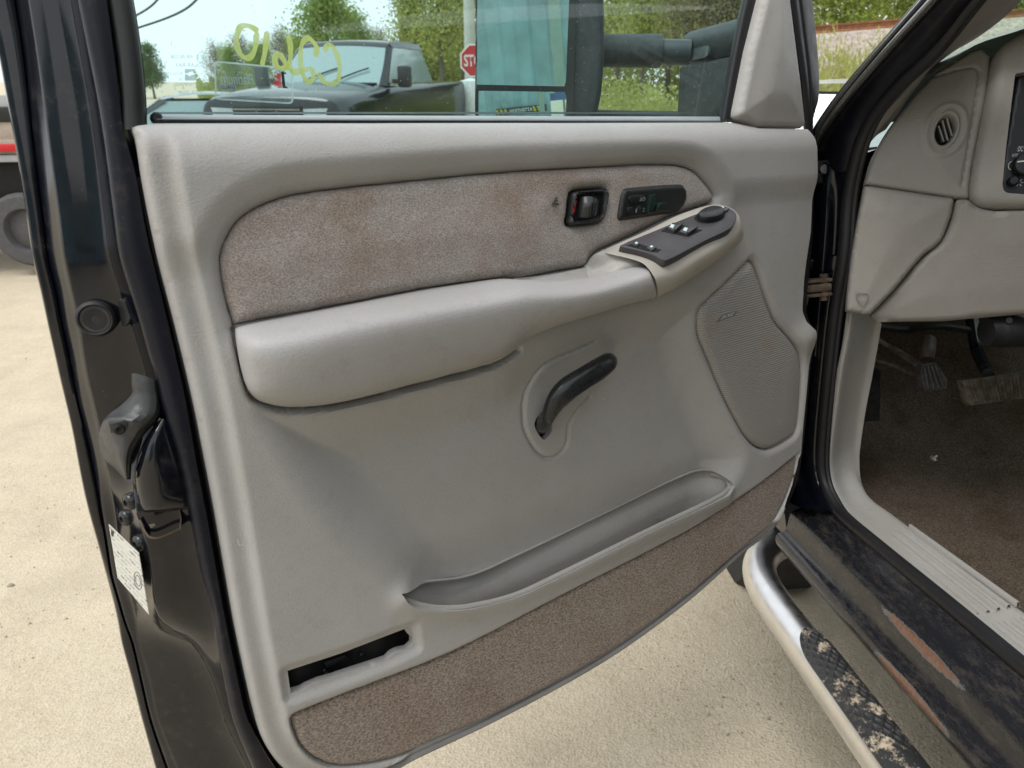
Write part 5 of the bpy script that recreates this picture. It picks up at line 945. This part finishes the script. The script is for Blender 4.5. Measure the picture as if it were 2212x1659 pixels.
for P_, lx in ((p1, 0.011), (p2, 0.012)):
    d = rust_spot(P_[1], P_[0], P_[2], 0.10, lx * 0.66); c = t.mix(t.mr(d, 1.0, 1.25, 0.85, 0), c, (0.12, 0.15, 0.17)); c = t.mix(t.mr(d, 0.75, 1.0, 1, 0), c, t.mix(t.noise(120, 4), (0.09, 0.045, 0.030), (0.25, 0.135, 0.092)))
M_SILL = t.out(c, t.mr(mud, 0, 1, 0.22, 0.75), t.bump(t.noise(120, 5, 0.7), 0.3, 0.002))
sill = loft('sill', [[(a, y, b) for a, b in SECT] for y in np.concatenate([[1.50, 1.49], np.linspace(1.45, -0.9, 40)])], M_SILL, truck, 0, 2, TM)
# front of the sill sweeps up into the hinge pillar
SEALP = [(2190,-90,0.735),(2108,0,0.712),(2022,108,0.690),(1948,178,0.674),(1895,240,0.662),(1866,293,0.655),(1846,360,0.650),(1833,433,0.648),(1824,553,0.646),(1806,660,0.644),(1790,800,0.642),(1777,940,0.641),(1775,1003,0.641),(1782,1045,0.642),(1798,1080,0.643),(1818,1110,0.644),(1900,1181,0.645),(2050,1305,0.645),(2212,1441,0.645),(2600,1770,0.645)]
SP = X(SEALP)
door_seal = tube('door_opening_seal', SP, 0.0125, M_RUB, truck, 12, TM, up=(1, 0, 0), n=6)
tube('seal_bead', SP + np.array([0.006, -0.012, 0.002]), 0.006, M_RUB, door_seal, 8, up=(1, 0, 0), n=6)
pil_rows = []
for i, (px, py, xx) in enumerate(SEALP[8:16]):
    s = hitx(px, py, xx); k = i / 7
    pil_rows.append([s + np.array([0.05, 0.06, 0.0]), s + np.array([0.0, 0.012, 0]), s + np.array([-0.022, 0.024, 0]), s + np.array([-0.030, 0.045, -0.004]), s + np.array([-0.052, 0.055, -0.006]), s + np.array([-0.062, 0.085, -0.01]), s + np.array([-0.09, 0.20, -0.01])])
pillar = loft('hinge_pillar', pil_rows, M_PAINT, truck, 4, 4, TM)
hc = hitx(1757, 620, 0.60); hinge = box('door_hinge', hc, (0.05, 0.06, 0.016), M_RUSTY, truck, 0.004, TM); 
for k in (-1, 1): box('hinge_leaf', (hc[0] - 0.002, hc[1] - 0.012, hc[2] + 0.014 * k), (0.055, 0.035, 0.007), M_RUSTY, hinge, 0.002)
lathe('hinge_pin', [(0.0004, -0.026), (0.008, -0.026), (0.008, 0.026), (0.0004, 0.026)], M_RUSTY, hinge, Matrix.Translation(Vector((hc[0] + 0.012, hc[1] - 0.02, hc[2]))), 12)
chk = hitx(1770, 372, 0.61); hk = box('check_bracket', chk, (0.04, 0.03, 0.045), M_BLK_G, truck, 0.005, TM); lathe('bracket_bolt', [(0.009, 0), (0.009, 0.006), (0.0004, 0.007)], M_STEEL, hk, Matrix.Translation(Vector(chk + np.array([0, -0.018, 0.004]))) @ Matrix.Rotation(pi / 2, 4, 'X'), 8)
# --- windscreen pillar
AP = lambda pts: X(pts)
ap0 = [(2062,-90,0.640),(1985,0,0.628),(1908,88,0.615),(1835,173,0.605),(1790,232,0.596),(1757,285,0.590),(1742,330,0.588)]
ap1 = [(2082,-90,0.640),(2003,0,0.626),(1924,88,0.612),(1850,173,0.602),(1800,237,0.593),(1764,292,0.588),(1746,340,0.586)]
ap2 = [(2106,-90,0.650),(2027,0,0.634),(1948,86,0.620),(1876,166,0.608),(1822,232,0.600),(1775,300,0.594),(1752,352,0.592)]
ap3 = [(2150,-90,0.690),(2075,0,0.672),(1990,92,0.655),(1915,172,0.642),(1860,240,0.634),(1825,300,0.630),(1806,372,0.628)]
ap4 = [(2185,-90,0.720),(2100,0,0.700),(2016,104,0.682),(1942,176,0.668),(1890,238,0.656),(1860,292,0.650),(1838,372,0.648)]
apil = loft('windscreen_pillar', [AP([(a[0]-4, a[1], a[2] + 0.04) for a in ap0]), AP(ap0), AP(ap1), AP(ap2), AP([(a[0]+6,a[1],a[2]+0.02) for a in ap2]), AP(ap3), AP(ap4)], M_PAINT_S, truck, 3, 4, TM)
loft('drip_strip_reflection', [AP([(a[0], a[1], a[2] - 0.004) for a in ap1]), AP([(a[0]*0.55+b[0]*0.45, a[1]*0.55+b[1]*0.45, a[2] - 0.009) for a, b in zip(ap1, ap2)]), AP([(b[0]-2, b[1], b[2] - 0.006) for b in ap2])], M_GREYBAND, apil, 4, 4)  # lighter band stands for the reflection along the pillar's dark paint
loft('drip_channel_reflection', [AP([(a[0]+1, a[1], a[2] - 0.008) for a in ap0]), AP([(a[0]+5, a[1], a[2] - 0.011) for a in ap0]), AP([(a[0]+11, a[1], a[2] - 0.008) for a in ap0])], M_GREYBAND, apil, 3, 4)
low = [(1742,330,0.588),(1746,420,0.600),(1742,520,0.605),(1738,640,0.605),(1735,760,0.600)]
lowb = [(1808,372,0.628),(1806,440,0.632),(1800,540,0.634),(1786,660,0.634),(1772,780,0.634)]
jamb = loft('pillar_base', [X([(p[0] - 20, p[1], p[2]) for p in low]) + np.array([0, 0.08, 0]), X(low) + np.array([0, 0.05, 0]), X([((a[0] + b[0]) / 2 - 10, (a[1] + b[1]) / 2, 0.606) for a, b in zip(low, lowb)]) + np.array([0, 0.03, 0]), X([((a[0] + b[0]) / 2 + 8, (a[1] + b[1]) / 2, 0.612) for a, b in zip(low, lowb)]), X(lowb), X([(b[0] + 22, b[1], b[2] + 0.012) for b in lowb])], M_PAINT, truck, 4, 4, TM)
# --- trim: kick panel running down into the ribbed sill plate
ko = [(1836,660,0.652),(1826,730,0.652),(1812,800,0.652),(1800,880,0.652),(1790,960,0.652),(1787,1010,0.652),(1794,1050,0.652),(1810,1088,0.652),(1834,1118,0.653),(1905,1177,0.654),(2052,1300,0.654),(2212,1434,0.654),(2600,1758,0.654)]
ki = [(1890,680,0.730),(1880,740,0.728),(1868,806,0.726),(1856,870,0.726),(1846,940,0.726),(1843,975,0.726),(1848,1026,0.726),(1874,1072,0.726),(1918,1106,0.727),(2005,1171,0.728),(2110,1250,0.728),(2250,1353,0.728),(2600,1612,0.728)]
kom = [(a[0] + 6, a[1], a[2] + 0.004) for a in ko]
kick = loft('sill_trim', [X(ko) + np.array([0, 0.012, -0.012]), X(ko), X(kom) + np.array([0, -0.003, 0.004]), X([((a[0]*0.5+b[0]*0.5), (a[1]*0.5+b[1]*0.5), 0.69) for a, b in zip(ko, ki)]), X(ki), X(ki) + np.array([0.014, 0.0, -0.020])], M_TRIM, truck, 4, 4, TM)
# ribs moulded along the sill plate
zr = 0.640
for r_, (px, py) in enumerate(((1905,1142),(1922,1140),(1938,1137),(1952,1133),(1966,1130))):
    a = hitz(px, py, 0.652); x_ = a[0]
    for y0, y1 in ((a[1], 0.98), (0.95, -0.2)):
        y0, y1 = max(y0, y1), min(y0, y1); za = 0.6265 + (x_ - 0.652) / 0.076 * 0.016 + 0.002
        rb = loft('sill_rib', [[(x_ - 0.0035, y, za - 0.004), (x_ - 0.002, y, za + 0.005), (x_ + 0.002, y, za + 0.005), (x_ + 0.0035, y, za - 0.004)] for y in np.linspace(y0, y1, 4)], M_TRIM, kick, 0, 0)
# floor and toe board
fp = [(-0.9, 0.56), (1.20, 0.56), (1.45, 0.57), (1.62, 0.62), (1.85, 0.82), (1.95, 1.0), (2.0, 1.35)]
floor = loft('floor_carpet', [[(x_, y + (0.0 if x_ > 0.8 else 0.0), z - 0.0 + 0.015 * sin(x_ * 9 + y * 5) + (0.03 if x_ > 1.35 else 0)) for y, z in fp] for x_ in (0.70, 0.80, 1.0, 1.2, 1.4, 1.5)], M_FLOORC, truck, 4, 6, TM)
clip = lathe('floor_clip', [(0.0004, 0.014), (0.003, 0.012), (0.004, 0.005), (0.009, 0.004), (0.009, 0.0)], plain('chrome_clip', (0.7, 0.7, 0.7), 0.2, metal=0.6), None, None, 10); cp = hitz(2015, 991, 0.650); clip.location = Vector(cp); clip.rotation_euler = (0.5, 0.6, 0); tag(clip, 'small shiny metal clip lying on the brown footwell carpet', 'clip')
# side of the footwell beyond the trim
kickin = loft('kick_panel', [X([(1892,684,0.735),(1870,806,0.735),(1848,940,0.735),(1850,1030,0.735),(1880,1076,0.735)]), [(0.74, 1.75, 1.10), (0.74, 1.75, 0.98), (0.74, 1.72, 0.80), (0.74, 1.66, 0.66), (0.74, 1.5, 0.60)]], plain('dark_kick_liner', (0.035, 0.032, 0.028), 0.7), truck, 3, 3, TM)
# --- dash
DF = frame((0.655, 1.330, 1.27), (-0.34, -0.92, 0.14)); DM = TINV @ DF.M
def dash(name, px, d, mat, par=truck, r=0.008, bulge=0.006, cell=0.004, holes=(), extra=None, M=DM, skirt=0.03):
    px = [(p[0], p[1]) for p in px]
    O = DF.uv(px, d); hl = [DF.uv(h, d) for h in holes]
    def hf(U, V, s):
        so, _ = sdf(np.stack([U, V], 1), O)
        h = d - r + r * np.sqrt(np.clip(1 - np.clip(1 - so / r, 0, 1) ** 2, 0, 1)) + bulge * ss(0, 0.06, so)
        return h + (extra(U, V) if extra else 0)
    return sheet(name, O, hf, cell, mat, par, hl, skirt, M)
vent_c = DF.uv([(2042, 280)], 0.0)[0]; groove = DF.uv(cr([(2016,160),(2060,147),(2098,139),(2114,141),(2121,152),(2112,200),(2095,300),(2078,400)], 4), 0.0)
ve = [(2043 + 29 * cos(a) * 1.0 + 9 * sin(a) * -1, 281 + 43 * sin(a)) for a in np.linspace(0, 2 * pi, 28, endpoint=False)]
VE = DF.uv(ve, 0.0)
cap = dash('dash_end_cap', cr([(1868,398),(1878,360),(1886,337),(1920,277),(2014,160),(2060,128),(2105,100)], 3)[:-1].tolist() + [(2105,100),(2130,92),(2150,110),(2144,158),(2120,270),(2100,370),(2095,424),(2094,429),(2066,428)], 0.0, M_DASH, holes=[ve], cell=0.0026,
    extra=lambda U, V: -0.0040 * gs(distline(U, V, groove), 0.0022) + 0.003 * gs(np.abs(sdf(np.stack([U, V], 1), VE)[0]) - 0.010, 0.004) - 0.020 * ss(0.12, 0.24, V) )
vr = loft('vent_ring', [[(*p, z) for p in DF.uv([(2042 + (x - 2042) * k, 280 + (y - 280) * k) for x, y in ve], 0.004)] for k, z in ((1.02, -0.004), (1.0, 0.006), (0.94, 0.008), (0.80, 0.006), (0.72, -0.004), (0.66, -0.03))], M_DASH, cap, 0, 2, closed_b=True)
vb = prism('vent_duct', DF.uv([(2042 + (x - 2042) * 0.8, 280 + (y - 280) * 0.8) for x, y in ve], -0.02), -0.034, -0.030, M_VOID, vr)
for a, b in (((2026, 272), (2037, 306)), ((2034, 260), (2046, 304)), ((2043, 253), (2055, 294))):
    A, B = DF.P(*a, -0.008), DF.P(*b, -0.008); loft('vent_blade', [[A + (0, 0, -0.012), A, A + (0.0025, 0, 0), A + (0.0025, 0, -0.012)], [B + (0, 0, -0.012), B, B + (0.0025, 0, 0), B + (0.0025, 0, -0.012)]], M_DASH, vr, 0, 0, sharp=30)
lowcap = dash('lower_end_cap', [(1868,402),(1880,401),(2058,427),(2062,432),(2058,460)] + cr([(2052,480),(2035,520),(1995,553),(1940,620),(1888,676)], 3).tolist() + [(1880,680),(1832,672),(1834,640),(1842,560),(1852,490)], 0.004, M_DASH, bulge=0.006, r=0.006, extra=lambda U, V: -0.16 * np.clip(-0.02 - V, 0, 1))
mk('cowl_light_cover', [(0.62, 1.60, 1.36), (2.35, 1.60, 1.41), (2.35, 2.06, 1.41), (0.62, 2.06, 1.36)], [(0, 1, 2, 3)], M_VOID, truck, False, TM)  # unseen cover, added to keep windscreen light from leaking into the footwell
em = DF.uv([(1849,633),(1856,631),(1875,634),(1874,646),(1864,659),(1853,647)], -0.016); eml = [(*p, 0.0095 - 0.16 * max(0, -0.02 - p[1])) for p in em]; eml.append(eml[0])
tube('moulded_emblem', eml, 0.0012, M_DASH, lowcap, 6, smooth_path=False)
knee = dash('knee_bolster', [(2066,432),(2092,431)] + cr([(2092,431),(2100,440),(2118,450),(2150,456)], 3).tolist() + [(2260,452),(2420,450),(2420,668),(2212,680),(2050,694),(1905,696),(1890,684)] + cr([(1893,676),(1945,620),(2000,553),(2038,520),(2056,482),(2062,455)], 3).tolist(), 0.0, M_DASH, bulge=0.004, extra=lambda U, V: -0.28 * np.clip(-0.02 - V, 0, 1) + 0.01 * np.sin(U * 6), cell=0.006)
bzh = [(2192,160),(2260,150),(2420,140),(2420,420),(2212,420),(2174,417),(2167,411),(2164,398),(2172,320)]
hood = dash('instrument_surround', cr([(2212,60),(2175,85),(2156,110),(2143,165),(2120,270),(2104,360),(2097,412),(2102,432),(2122,446),(2160,450)], 3)[:-1].tolist() + [(2160,450),(2260,449),(2420,446),(2420,30)], 0.012, M_DASH, r=0.020, bulge=0.004, holes=[bzh], cell=0.004)
bezel = dash('headlamp_switch_panel', [(2200,140),(2440,120),(2440,430),(2155,430),(2155,400)], -0.006, plain('dark_bezel', (0.012, 0.014, 0.018), 0.35, var=0.2), hood, 0.004, 0.0, M=None, skirt=0.01)
t_ = lambda s, x0, x1, y0, y1: text_on('switch_lettering', s, DF.P(x0, y1, -0.005)[:2], DF.P(x1, y1, -0.005)[:2], DF.P(x0 + 2, y0, -0.005)[:2], M_WHITE, bezel, -0.0045)
t_('AUTO', 2185, 2197, 332, 339); t_(':DC:', 2197, 2210, 316, 327)
oc = DF.P(2185, 358, -0.005); tube('off_mark', [(oc[0] + 0.0048 * cos(a), oc[1] + 0.0068 * sin(a), -0.0048) for a in np.linspace(0, 2 * pi, 21)], 0.0007, M_WHITE, bezel, 5, smooth_path=False)
hk_ = DF.P(2213, 356, 0.0); kb = lathe('lamp_knob', [(0.019, -0.006), (0.019, 0.012), (0.016, 0.016), (0.0004, 0.0165)], M_BLK_G, bezel, Matrix.Translation(Vector((hk_[0], hk_[1], -0.004))), 24); box('knob_pointer', (-0.006, 0.004, 0.017), (0.016, 0.002, 0.002), M_WHITE, kb)
dk = DF.P(2188, 391, 0.0); lathe('dimmer_button', [(0.0085, -0.004), (0.0085, 0.009), (0.006, 0.012), (0.0004, 0.012)], M_BLK_G, bezel, Matrix.Translation(Vector((dk[0], dk[1], -0.004))), 16)
lc = DF.P(2203, 394, 0.0)
for a in np.linspace(0, 2 * pi, 7)[:-1]: box('dimmer_mark', (lc[0] + 0.0045 * cos(a), lc[1] + 0.0045 * sin(a), -0.0045), (0.0035, 0.0009, 0.0006), M_WHITE, bezel, rot=Matrix.Rotation(a, 4, 'Z'))
for i, y in enumerate((175, 205, 232, 242)): box('air_slat', (DF.P(2225, y + 20, 0)[0] + 0.02, DF.P(2225, y + 20, 0)[1], -0.004), (0.05, 0.007, 0.006), M_BLK, bezel, 0.001)
# top of the dash back to the glass
dtop = loft('dash_top', [[hitx(2016,160,0.735), hitx(2016,160,0.735) + np.array([0, 0.10, 0.010]), np.array([0.76, 1.75, 1.42])], [hity(2105,98,1.26), hity(2105,96,1.36), np.array([0.88, 1.80, 1.45])], [hity(2212,62,1.22), hity(2212,60,1.34), np.array([1.05, 1.82, 1.46])], [hity(2420,-20,1.15), hity(2420,-25,1.32), np.array([1.4, 1.85, 1.47])]], M_DASH, truck, 4, 4, TM)
garn = loft('pillar_garnish', [AP([(2180,-90,0.735),(2120,0,0.722),(2035,100,0.705),(1965,185,0.690),(1900,260,0.676),(1878,310,0.668)]), AP([(2250,-110,0.76),(2165,0,0.75),(2085,78,0.735),(2040,120,0.725),(1975,200,0.71),(1905,290,0.69)]) + np.array([0, 0.02, 0]), AP([(2350,-110,0.83),(2240,2,0.81),(2160,62,0.80),(2108,92,0.79),(2050,140,0.77),(1950,270,0.74)]) + np.array([0, 0.06, 0])], M_DASH, truck, 4, 4, TM)
W0, W1, W2, W3 = hitx(1960, 195, 0.70) + np.array([0, 0.12, -0.02]), hitx(2200, -110, 0.80) + np.array([0, 0.10, 0.0]), np.array([1.75, 0.95, 1.98]), np.array([1.75, 1.95, 1.42])
wsh = mk('windscreen', [W0, W1, W2, W3], [(0, 1, 2, 3)], M_WSHIELD, truck, False, TM)
# --- pedals and column under the dash
def pad(name, px, y, th, mat, ribs, bl, br): 
    P = [hity(x_, y_, y) for x_, y_ in px]; n_ = len(P); V = P + [p + np.array([0, th, -0.004]) for p in P]; fs = [tuple(range(n_)), tuple(range(2 * n_ - 1, n_ - 1, -1))] + [(i, i + n_, (i + 1) % n_ + n_, (i + 1) % n_) for i in range(n_)]
    o = mk(name, V, fs, mat, truck, False, TM)
    for k in ribs:
        a, b = np.array(px[0]) * (1 - k) + np.array(px[1]) * k, np.array(px[bl]) * (1 - k) + np.array(px[br]) * k
        A, B = hity(a[0] + 3, a[1] + 5, y - 0.003), hity(b[0] + 2, b[1] - 4, y - 0.003); tube('pad_rib', [A, B], 0.0022, mat, o, 6, smooth_path=False)
    return o
M_PEDAL = plain('worn_pedal_rubber', (0.05, 0.048, 0.045), 0.6, var=0.5, vs=60)
pb = pad('parking_brake_pedal', [(1990,787),(2022,783),(2046,819),(2045,840),(1998,845),(1989,815)], 1.42, 0.02, M_PEDAL, (0.12, 0.36, 0.6, 0.84), 4, 3)
tube('pedal_arm', [hity(1880, 725, 1.62), hity(1940, 760, 1.56), hity(1998, 796, 1.44)], [0.010, 0.012, 0.012], M_RUSTY, pb, 8, flat=0.4)
tube('pedal_rod', [hity(1872, 775, 1.60), hity(1935, 792, 1.56), hity(1995, 815, 1.45)], 0.006, M_RUSTY, pb, 8)
br = pad('brake_pedal', [(2080,822),(2250,800),(2252,855),(2098,876),(2090,868)], 1.40, 0.02, plain('muddy_pedal', (0.085, 0.070, 0.052), 0.85, var=0.6, vs=70), (0.08, 0.18, 0.28, 0.38, 0.48, 0.58, 0.68), 3, 2)
tube('brake_arm', [hity(2100, 690, 1.62), hity(2112, 760, 1.55), hity(2135, 808, 1.42)], [0.014, 0.014, 0.012], M_BLK_G, br, 8)
tube('hood_release', [hity(2005, 735, 1.50), hity(2003, 760, 1.47), hity(2003, 776, 1.46)], [0.016, 0.016, 0.013], plain('brown_handle', (0.06, 0.042, 0.03), 0.5), truck, 10, TM)
col_ = tube('steering_column', [hity(2130, 716, 1.30), hity(2160, 714, 1.30), hity(2420, 712, 1.28)], [0.026, 0.032, 0.034], M_BLK, truck, 16, TM, up=(0, 1, 0)); 
for px in (2180,): lathe('column_screw', [(0.006, 0), (0.005, 0.003), (0.0004, 0.003)], M_STEEL, col_, Matrix.Translation(Vector(hity(px, 692, 1.272))) @ Matrix.Rotation(pi / 2, 4, 'X'), 10)
tube('wiring_loom', [hity(1890, 705, 1.5), hity(1960, 712, 1.58), hity(2020, 704, 1.52), hity(2090, 712, 1.56)], 0.008, M_RUB, truck, 8, TM)
dbox = box('fuse_box', hitx(1853, 860, 0.745) + np.array([0.03, 0.03, 0]), (0.05, 0.05, 0.12), M_BLK_G, truck, 0.006, TM); cpn = hitx(1848, 894, 0.735); tube('seat_belt_clip', [cpn + np.array([0, -0.008, -0.002]), cpn + np.array([0, 0.006, 0.004])], 0.004, M_STEEL, dbox, 8, smooth_path=False)
# --- rest of the cab shell: it shades the footwell
M_BODY = car_paint('truck_outer_paint', (0.010, 0.011, 0.015), 0.2, 0.08)
M_HEAD = plain('headliner', (0.30, 0.28, 0.26), 0.9)
cs2 = lambda x_, z: [(x_, 1.02, z), (x_, 0.4, z + 0.05), (x_, -0.5, z + 0.05), (x_, -1.3, z)]
loft('roof', [cs2(0.80, 1.86), cs2(0.95, 1.95), cs2(1.5, 2.0), cs2(2.05, 1.95), cs2(2.2, 1.86)], M_HEAD, truck, 2, 3, TM)
mk('rear_wall', [(0.75, -1.3, 0.5), (2.3, -1.3, 0.5), (2.2, -1.3, 1.9), (0.8, -1.3, 1.9)], [(0, 1, 2, 3)], M_HEAD, truck, False, TM)
mk('far_side', [(2.35, 2.0, 0.4), (2.35, -1.3, 0.4), (2.35, -1.3, 1.4), (2.2, -1.3, 1.86), (2.2, 1.0, 1.86), (2.35, 1.9, 1.4)], [(0, 1, 2, 3, 4, 5)], M_HEAD, truck, False, TM)
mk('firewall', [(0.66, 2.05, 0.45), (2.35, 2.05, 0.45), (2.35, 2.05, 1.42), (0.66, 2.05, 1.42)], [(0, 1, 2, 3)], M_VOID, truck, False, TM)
seat = box('seat_cushion', (1.15, -0.05, 0.80), (0.55, 0.60, 0.22), M_CLOTH, truck, 0.06, TM); box('seat_back', (1.15, -0.45, 1.25), (0.55, 0.22, 0.75), M_CLOTH, seat, 0.07)
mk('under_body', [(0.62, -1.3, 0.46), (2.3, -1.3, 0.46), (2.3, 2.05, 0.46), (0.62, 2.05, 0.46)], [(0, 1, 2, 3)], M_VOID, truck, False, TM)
fen = loft('front_fender', [[(0.60, y, 0.50 + dz), (0.57, y, 0.8), (0.58, y, 1.1), (0.64, y, 1.30), (0.80, y, 1.38), (1.4, y, 1.42)] for y, dz in ((1.56, 0), (1.75, 0.02), (1.95, 0.30), (2.3, 0.42), (2.65, 0.30), (2.9, 0.0), (3.4, 0.05))], M_BODY, truck, 3, 3, TM)
wheel_e = lathe('front_wheel', [(0.22, -0.13), (0.36, -0.13), (0.40, -0.09), (0.40, 0.09), (0.36, 0.13), (0.24, 0.13), (0.22, 0.05), (0.08, 0.08), (0.001, 0.08)], M_TYRE, truck, TM @ Matrix.Translation((0.77, 2.30, 0.40)) @ Matrix.Rotation(radians(-90), 4, 'Y'), 36); 
for yy in np.linspace(0, 2 * pi, 40)[:-1]: box('tread_block', (0.405 * cos(yy), 0.405 * sin(yy), 0), (0.016, 0.03, 0.20), M_TYRE, wheel_e, 0.003, rot=Matrix.Rotation(yy, 4, 'Z')) if False else None
box('chassis_rail', (0.95, 1.2, 0.42), (0.08, 4.5, 0.14), M_VOID, truck, 0.01, TM)
# cab behind the door opening: post, rear door, bed and roof rail, which the paint of the open door mirrors
M_REARP = M_BODY
loft('centre_post', [[(0.66, y, 0.52), (0.60, y, 0.60), (0.59, y, 1.20), (0.64, y, 1.34), (0.79, y, 1.88)] for y in (0.13, 0.02)], M_REARP, truck, 0, 3, TM)
loft('post_inner_face', [[(0.60, 0.13, 0.56), (0.59, 0.13, 1.20), (0.64, 0.13, 1.34), (0.79, 0.13, 1.88)], [(0.72, 0.11, 0.56), (0.72, 0.11, 1.20), (0.74, 0.11, 1.34), (0.86, 0.11, 1.88)]], M_TRIM, truck, 0, 0, TM)
rd = loft('rear_door', [[(0.60, y, 0.52), (0.565, y, 0.60), (0.545, y, 0.95), (0.555, y, 1.18), (0.58, y, 1.30), (0.63, y, 1.34)] for y in (0.01, -0.3, -0.7, -1.05)], M_REARP, truck, 0, 3, TM)
mk('rear_door_glass', [(0.635, 0.0, 1.34), (0.635, -1.0, 1.34), (0.765, -0.95, 1.82), (0.765, 0.0, 1.82)], [(0, 1, 2, 3)], M_CARGL, rd, False)
box('rear_door_handle', (0.545, -0.10, 1.10), (0.03, 0.16, 0.035), M_BLK_G, rd, 0.01)
loft('roof_rail', [[(0.76, y, 1.81), (0.755, y, 1.86), (0.80, y, 1.93), (0.95, y, 1.98)] for y in (1.05, 0.4, -0.4, -1.3)], M_REARP, truck, 0, 3, TM)
loft('bed_side', [[(0.62, y, 0.62), (0.56, y, 0.70), (0.53, y, 1.0), (0.55, y, 1.32), (0.62, y, 1.36), (0.70, y, 1.30)] for y in (-1.12, -2.0, -3.3)], M_REARP, truck, 0, 3, TM)
lathe('rear_wheel', [(0.22, -0.13), (0.36, -0.13), (0.40, -0.09), (0.40, 0.09), (0.36, 0.13), (0.24, 0.13), (0.22, 0.05), (0.08, 0.08), (0.001, 0.08)], M_TYRE, truck, TM @ Matrix.Translation((0.74, -2.2, 0.40)) @ Matrix.Rotation(radians(-90), 4, 'Y'), 32)
# --- chromed step bar with a rubber pad
SBX, SBZ = 0.52, 0.41
bar = tube('step_bar', [(SBX, -1.0, SBZ), (SBX, 0.4, SBZ), (SBX, 1.30, SBZ), (SBX, 1.44, SBZ), (SBX + 0.010, 1.55, SBZ), (SBX + 0.045, 1.645, SBZ), (SBX + 0.11, 1.71, SBZ + 0.004), (SBX + 0.24, 1.735, SBZ + 0.02)], 0.040, M_CHROME, truck, 28, TM, up=(0, 0, 1), n=8)
ang = np.radians(np.linspace(-26, 74, 44)); ys = np.linspace(1.26, -0.4, 700); c0 = np.radians(24)
t = NT('muddy_step_rubber'); mudm = t.mr(t.noise(30, 6, 0.75), 0.53, 0.62); 
mudm = t.math('MULTIPLY', mudm, t.mr(t.noise(7, 3), 0.35, 0.5)); c = t.mix(mudm, (0.035, 0.036, 0.038), (0.50, 0.42, 0.31)); M_STEP = t.out(c, t.mr(mudm, 0, 1, 0.5, 0.95), t.bump(t.noise(200, 4), 0.3, 0.003))
V = []; K = len(ang)
for y in ys:
    end = max(0.0, (y - 1.17) / 0.09); half = np.radians(50) * math.sqrt(max(0.02, 1 - end * end))
    for a in ang:
        b = c0 + (a - c0) / np.radians(50) * half; aa = (b - c0) * 0.043; s_edge = (half - abs(b - c0)) * 0.043
        d1, d2 = (aa / 0.017 + y / 0.027), (aa / 0.017 - y / 0.027); f1, f2 = abs(d1 - round(d1)), abs(d2 - round(d2)); hollow = ss(0.10, 0.22, min(f1, f2))
        patt = float(ss(0.006, 0.010, s_edge)) * (1.0 if y > 0.96 else float(ss(0.90, 0.96, y)))
        r_ = 0.0405 + 0.0065 * float(ss(-0.0005, 0.003, s_edge)) - 0.0035 * float(hollow) * patt - 0.0015 * float(gs(s_edge - 0.007, 0.0015))
        V.append((SBX + r_ * -cos(pi / 2 - b + 0 * pi) * -1 if False else SBX + r_ * sin(b - 2 * c0 + c0), y, SBZ + r_ * cos(b - c0)))
idx = np.arange(len(ys) * K).reshape(len(ys), K); fs = np.stack([idx[:-1, :-1], idx[:-1, 1:], idx[1:, 1:], idx[1:, :-1]], -1).reshape(-1, 4)
mk('step_pad', V, fs, M_STEP, bar)
for y in (0.2, 0.75): box('step_bracket', (0.63, y, 0.44), (0.14, 0.05, 0.03), M_BLK, bar, 0.006)
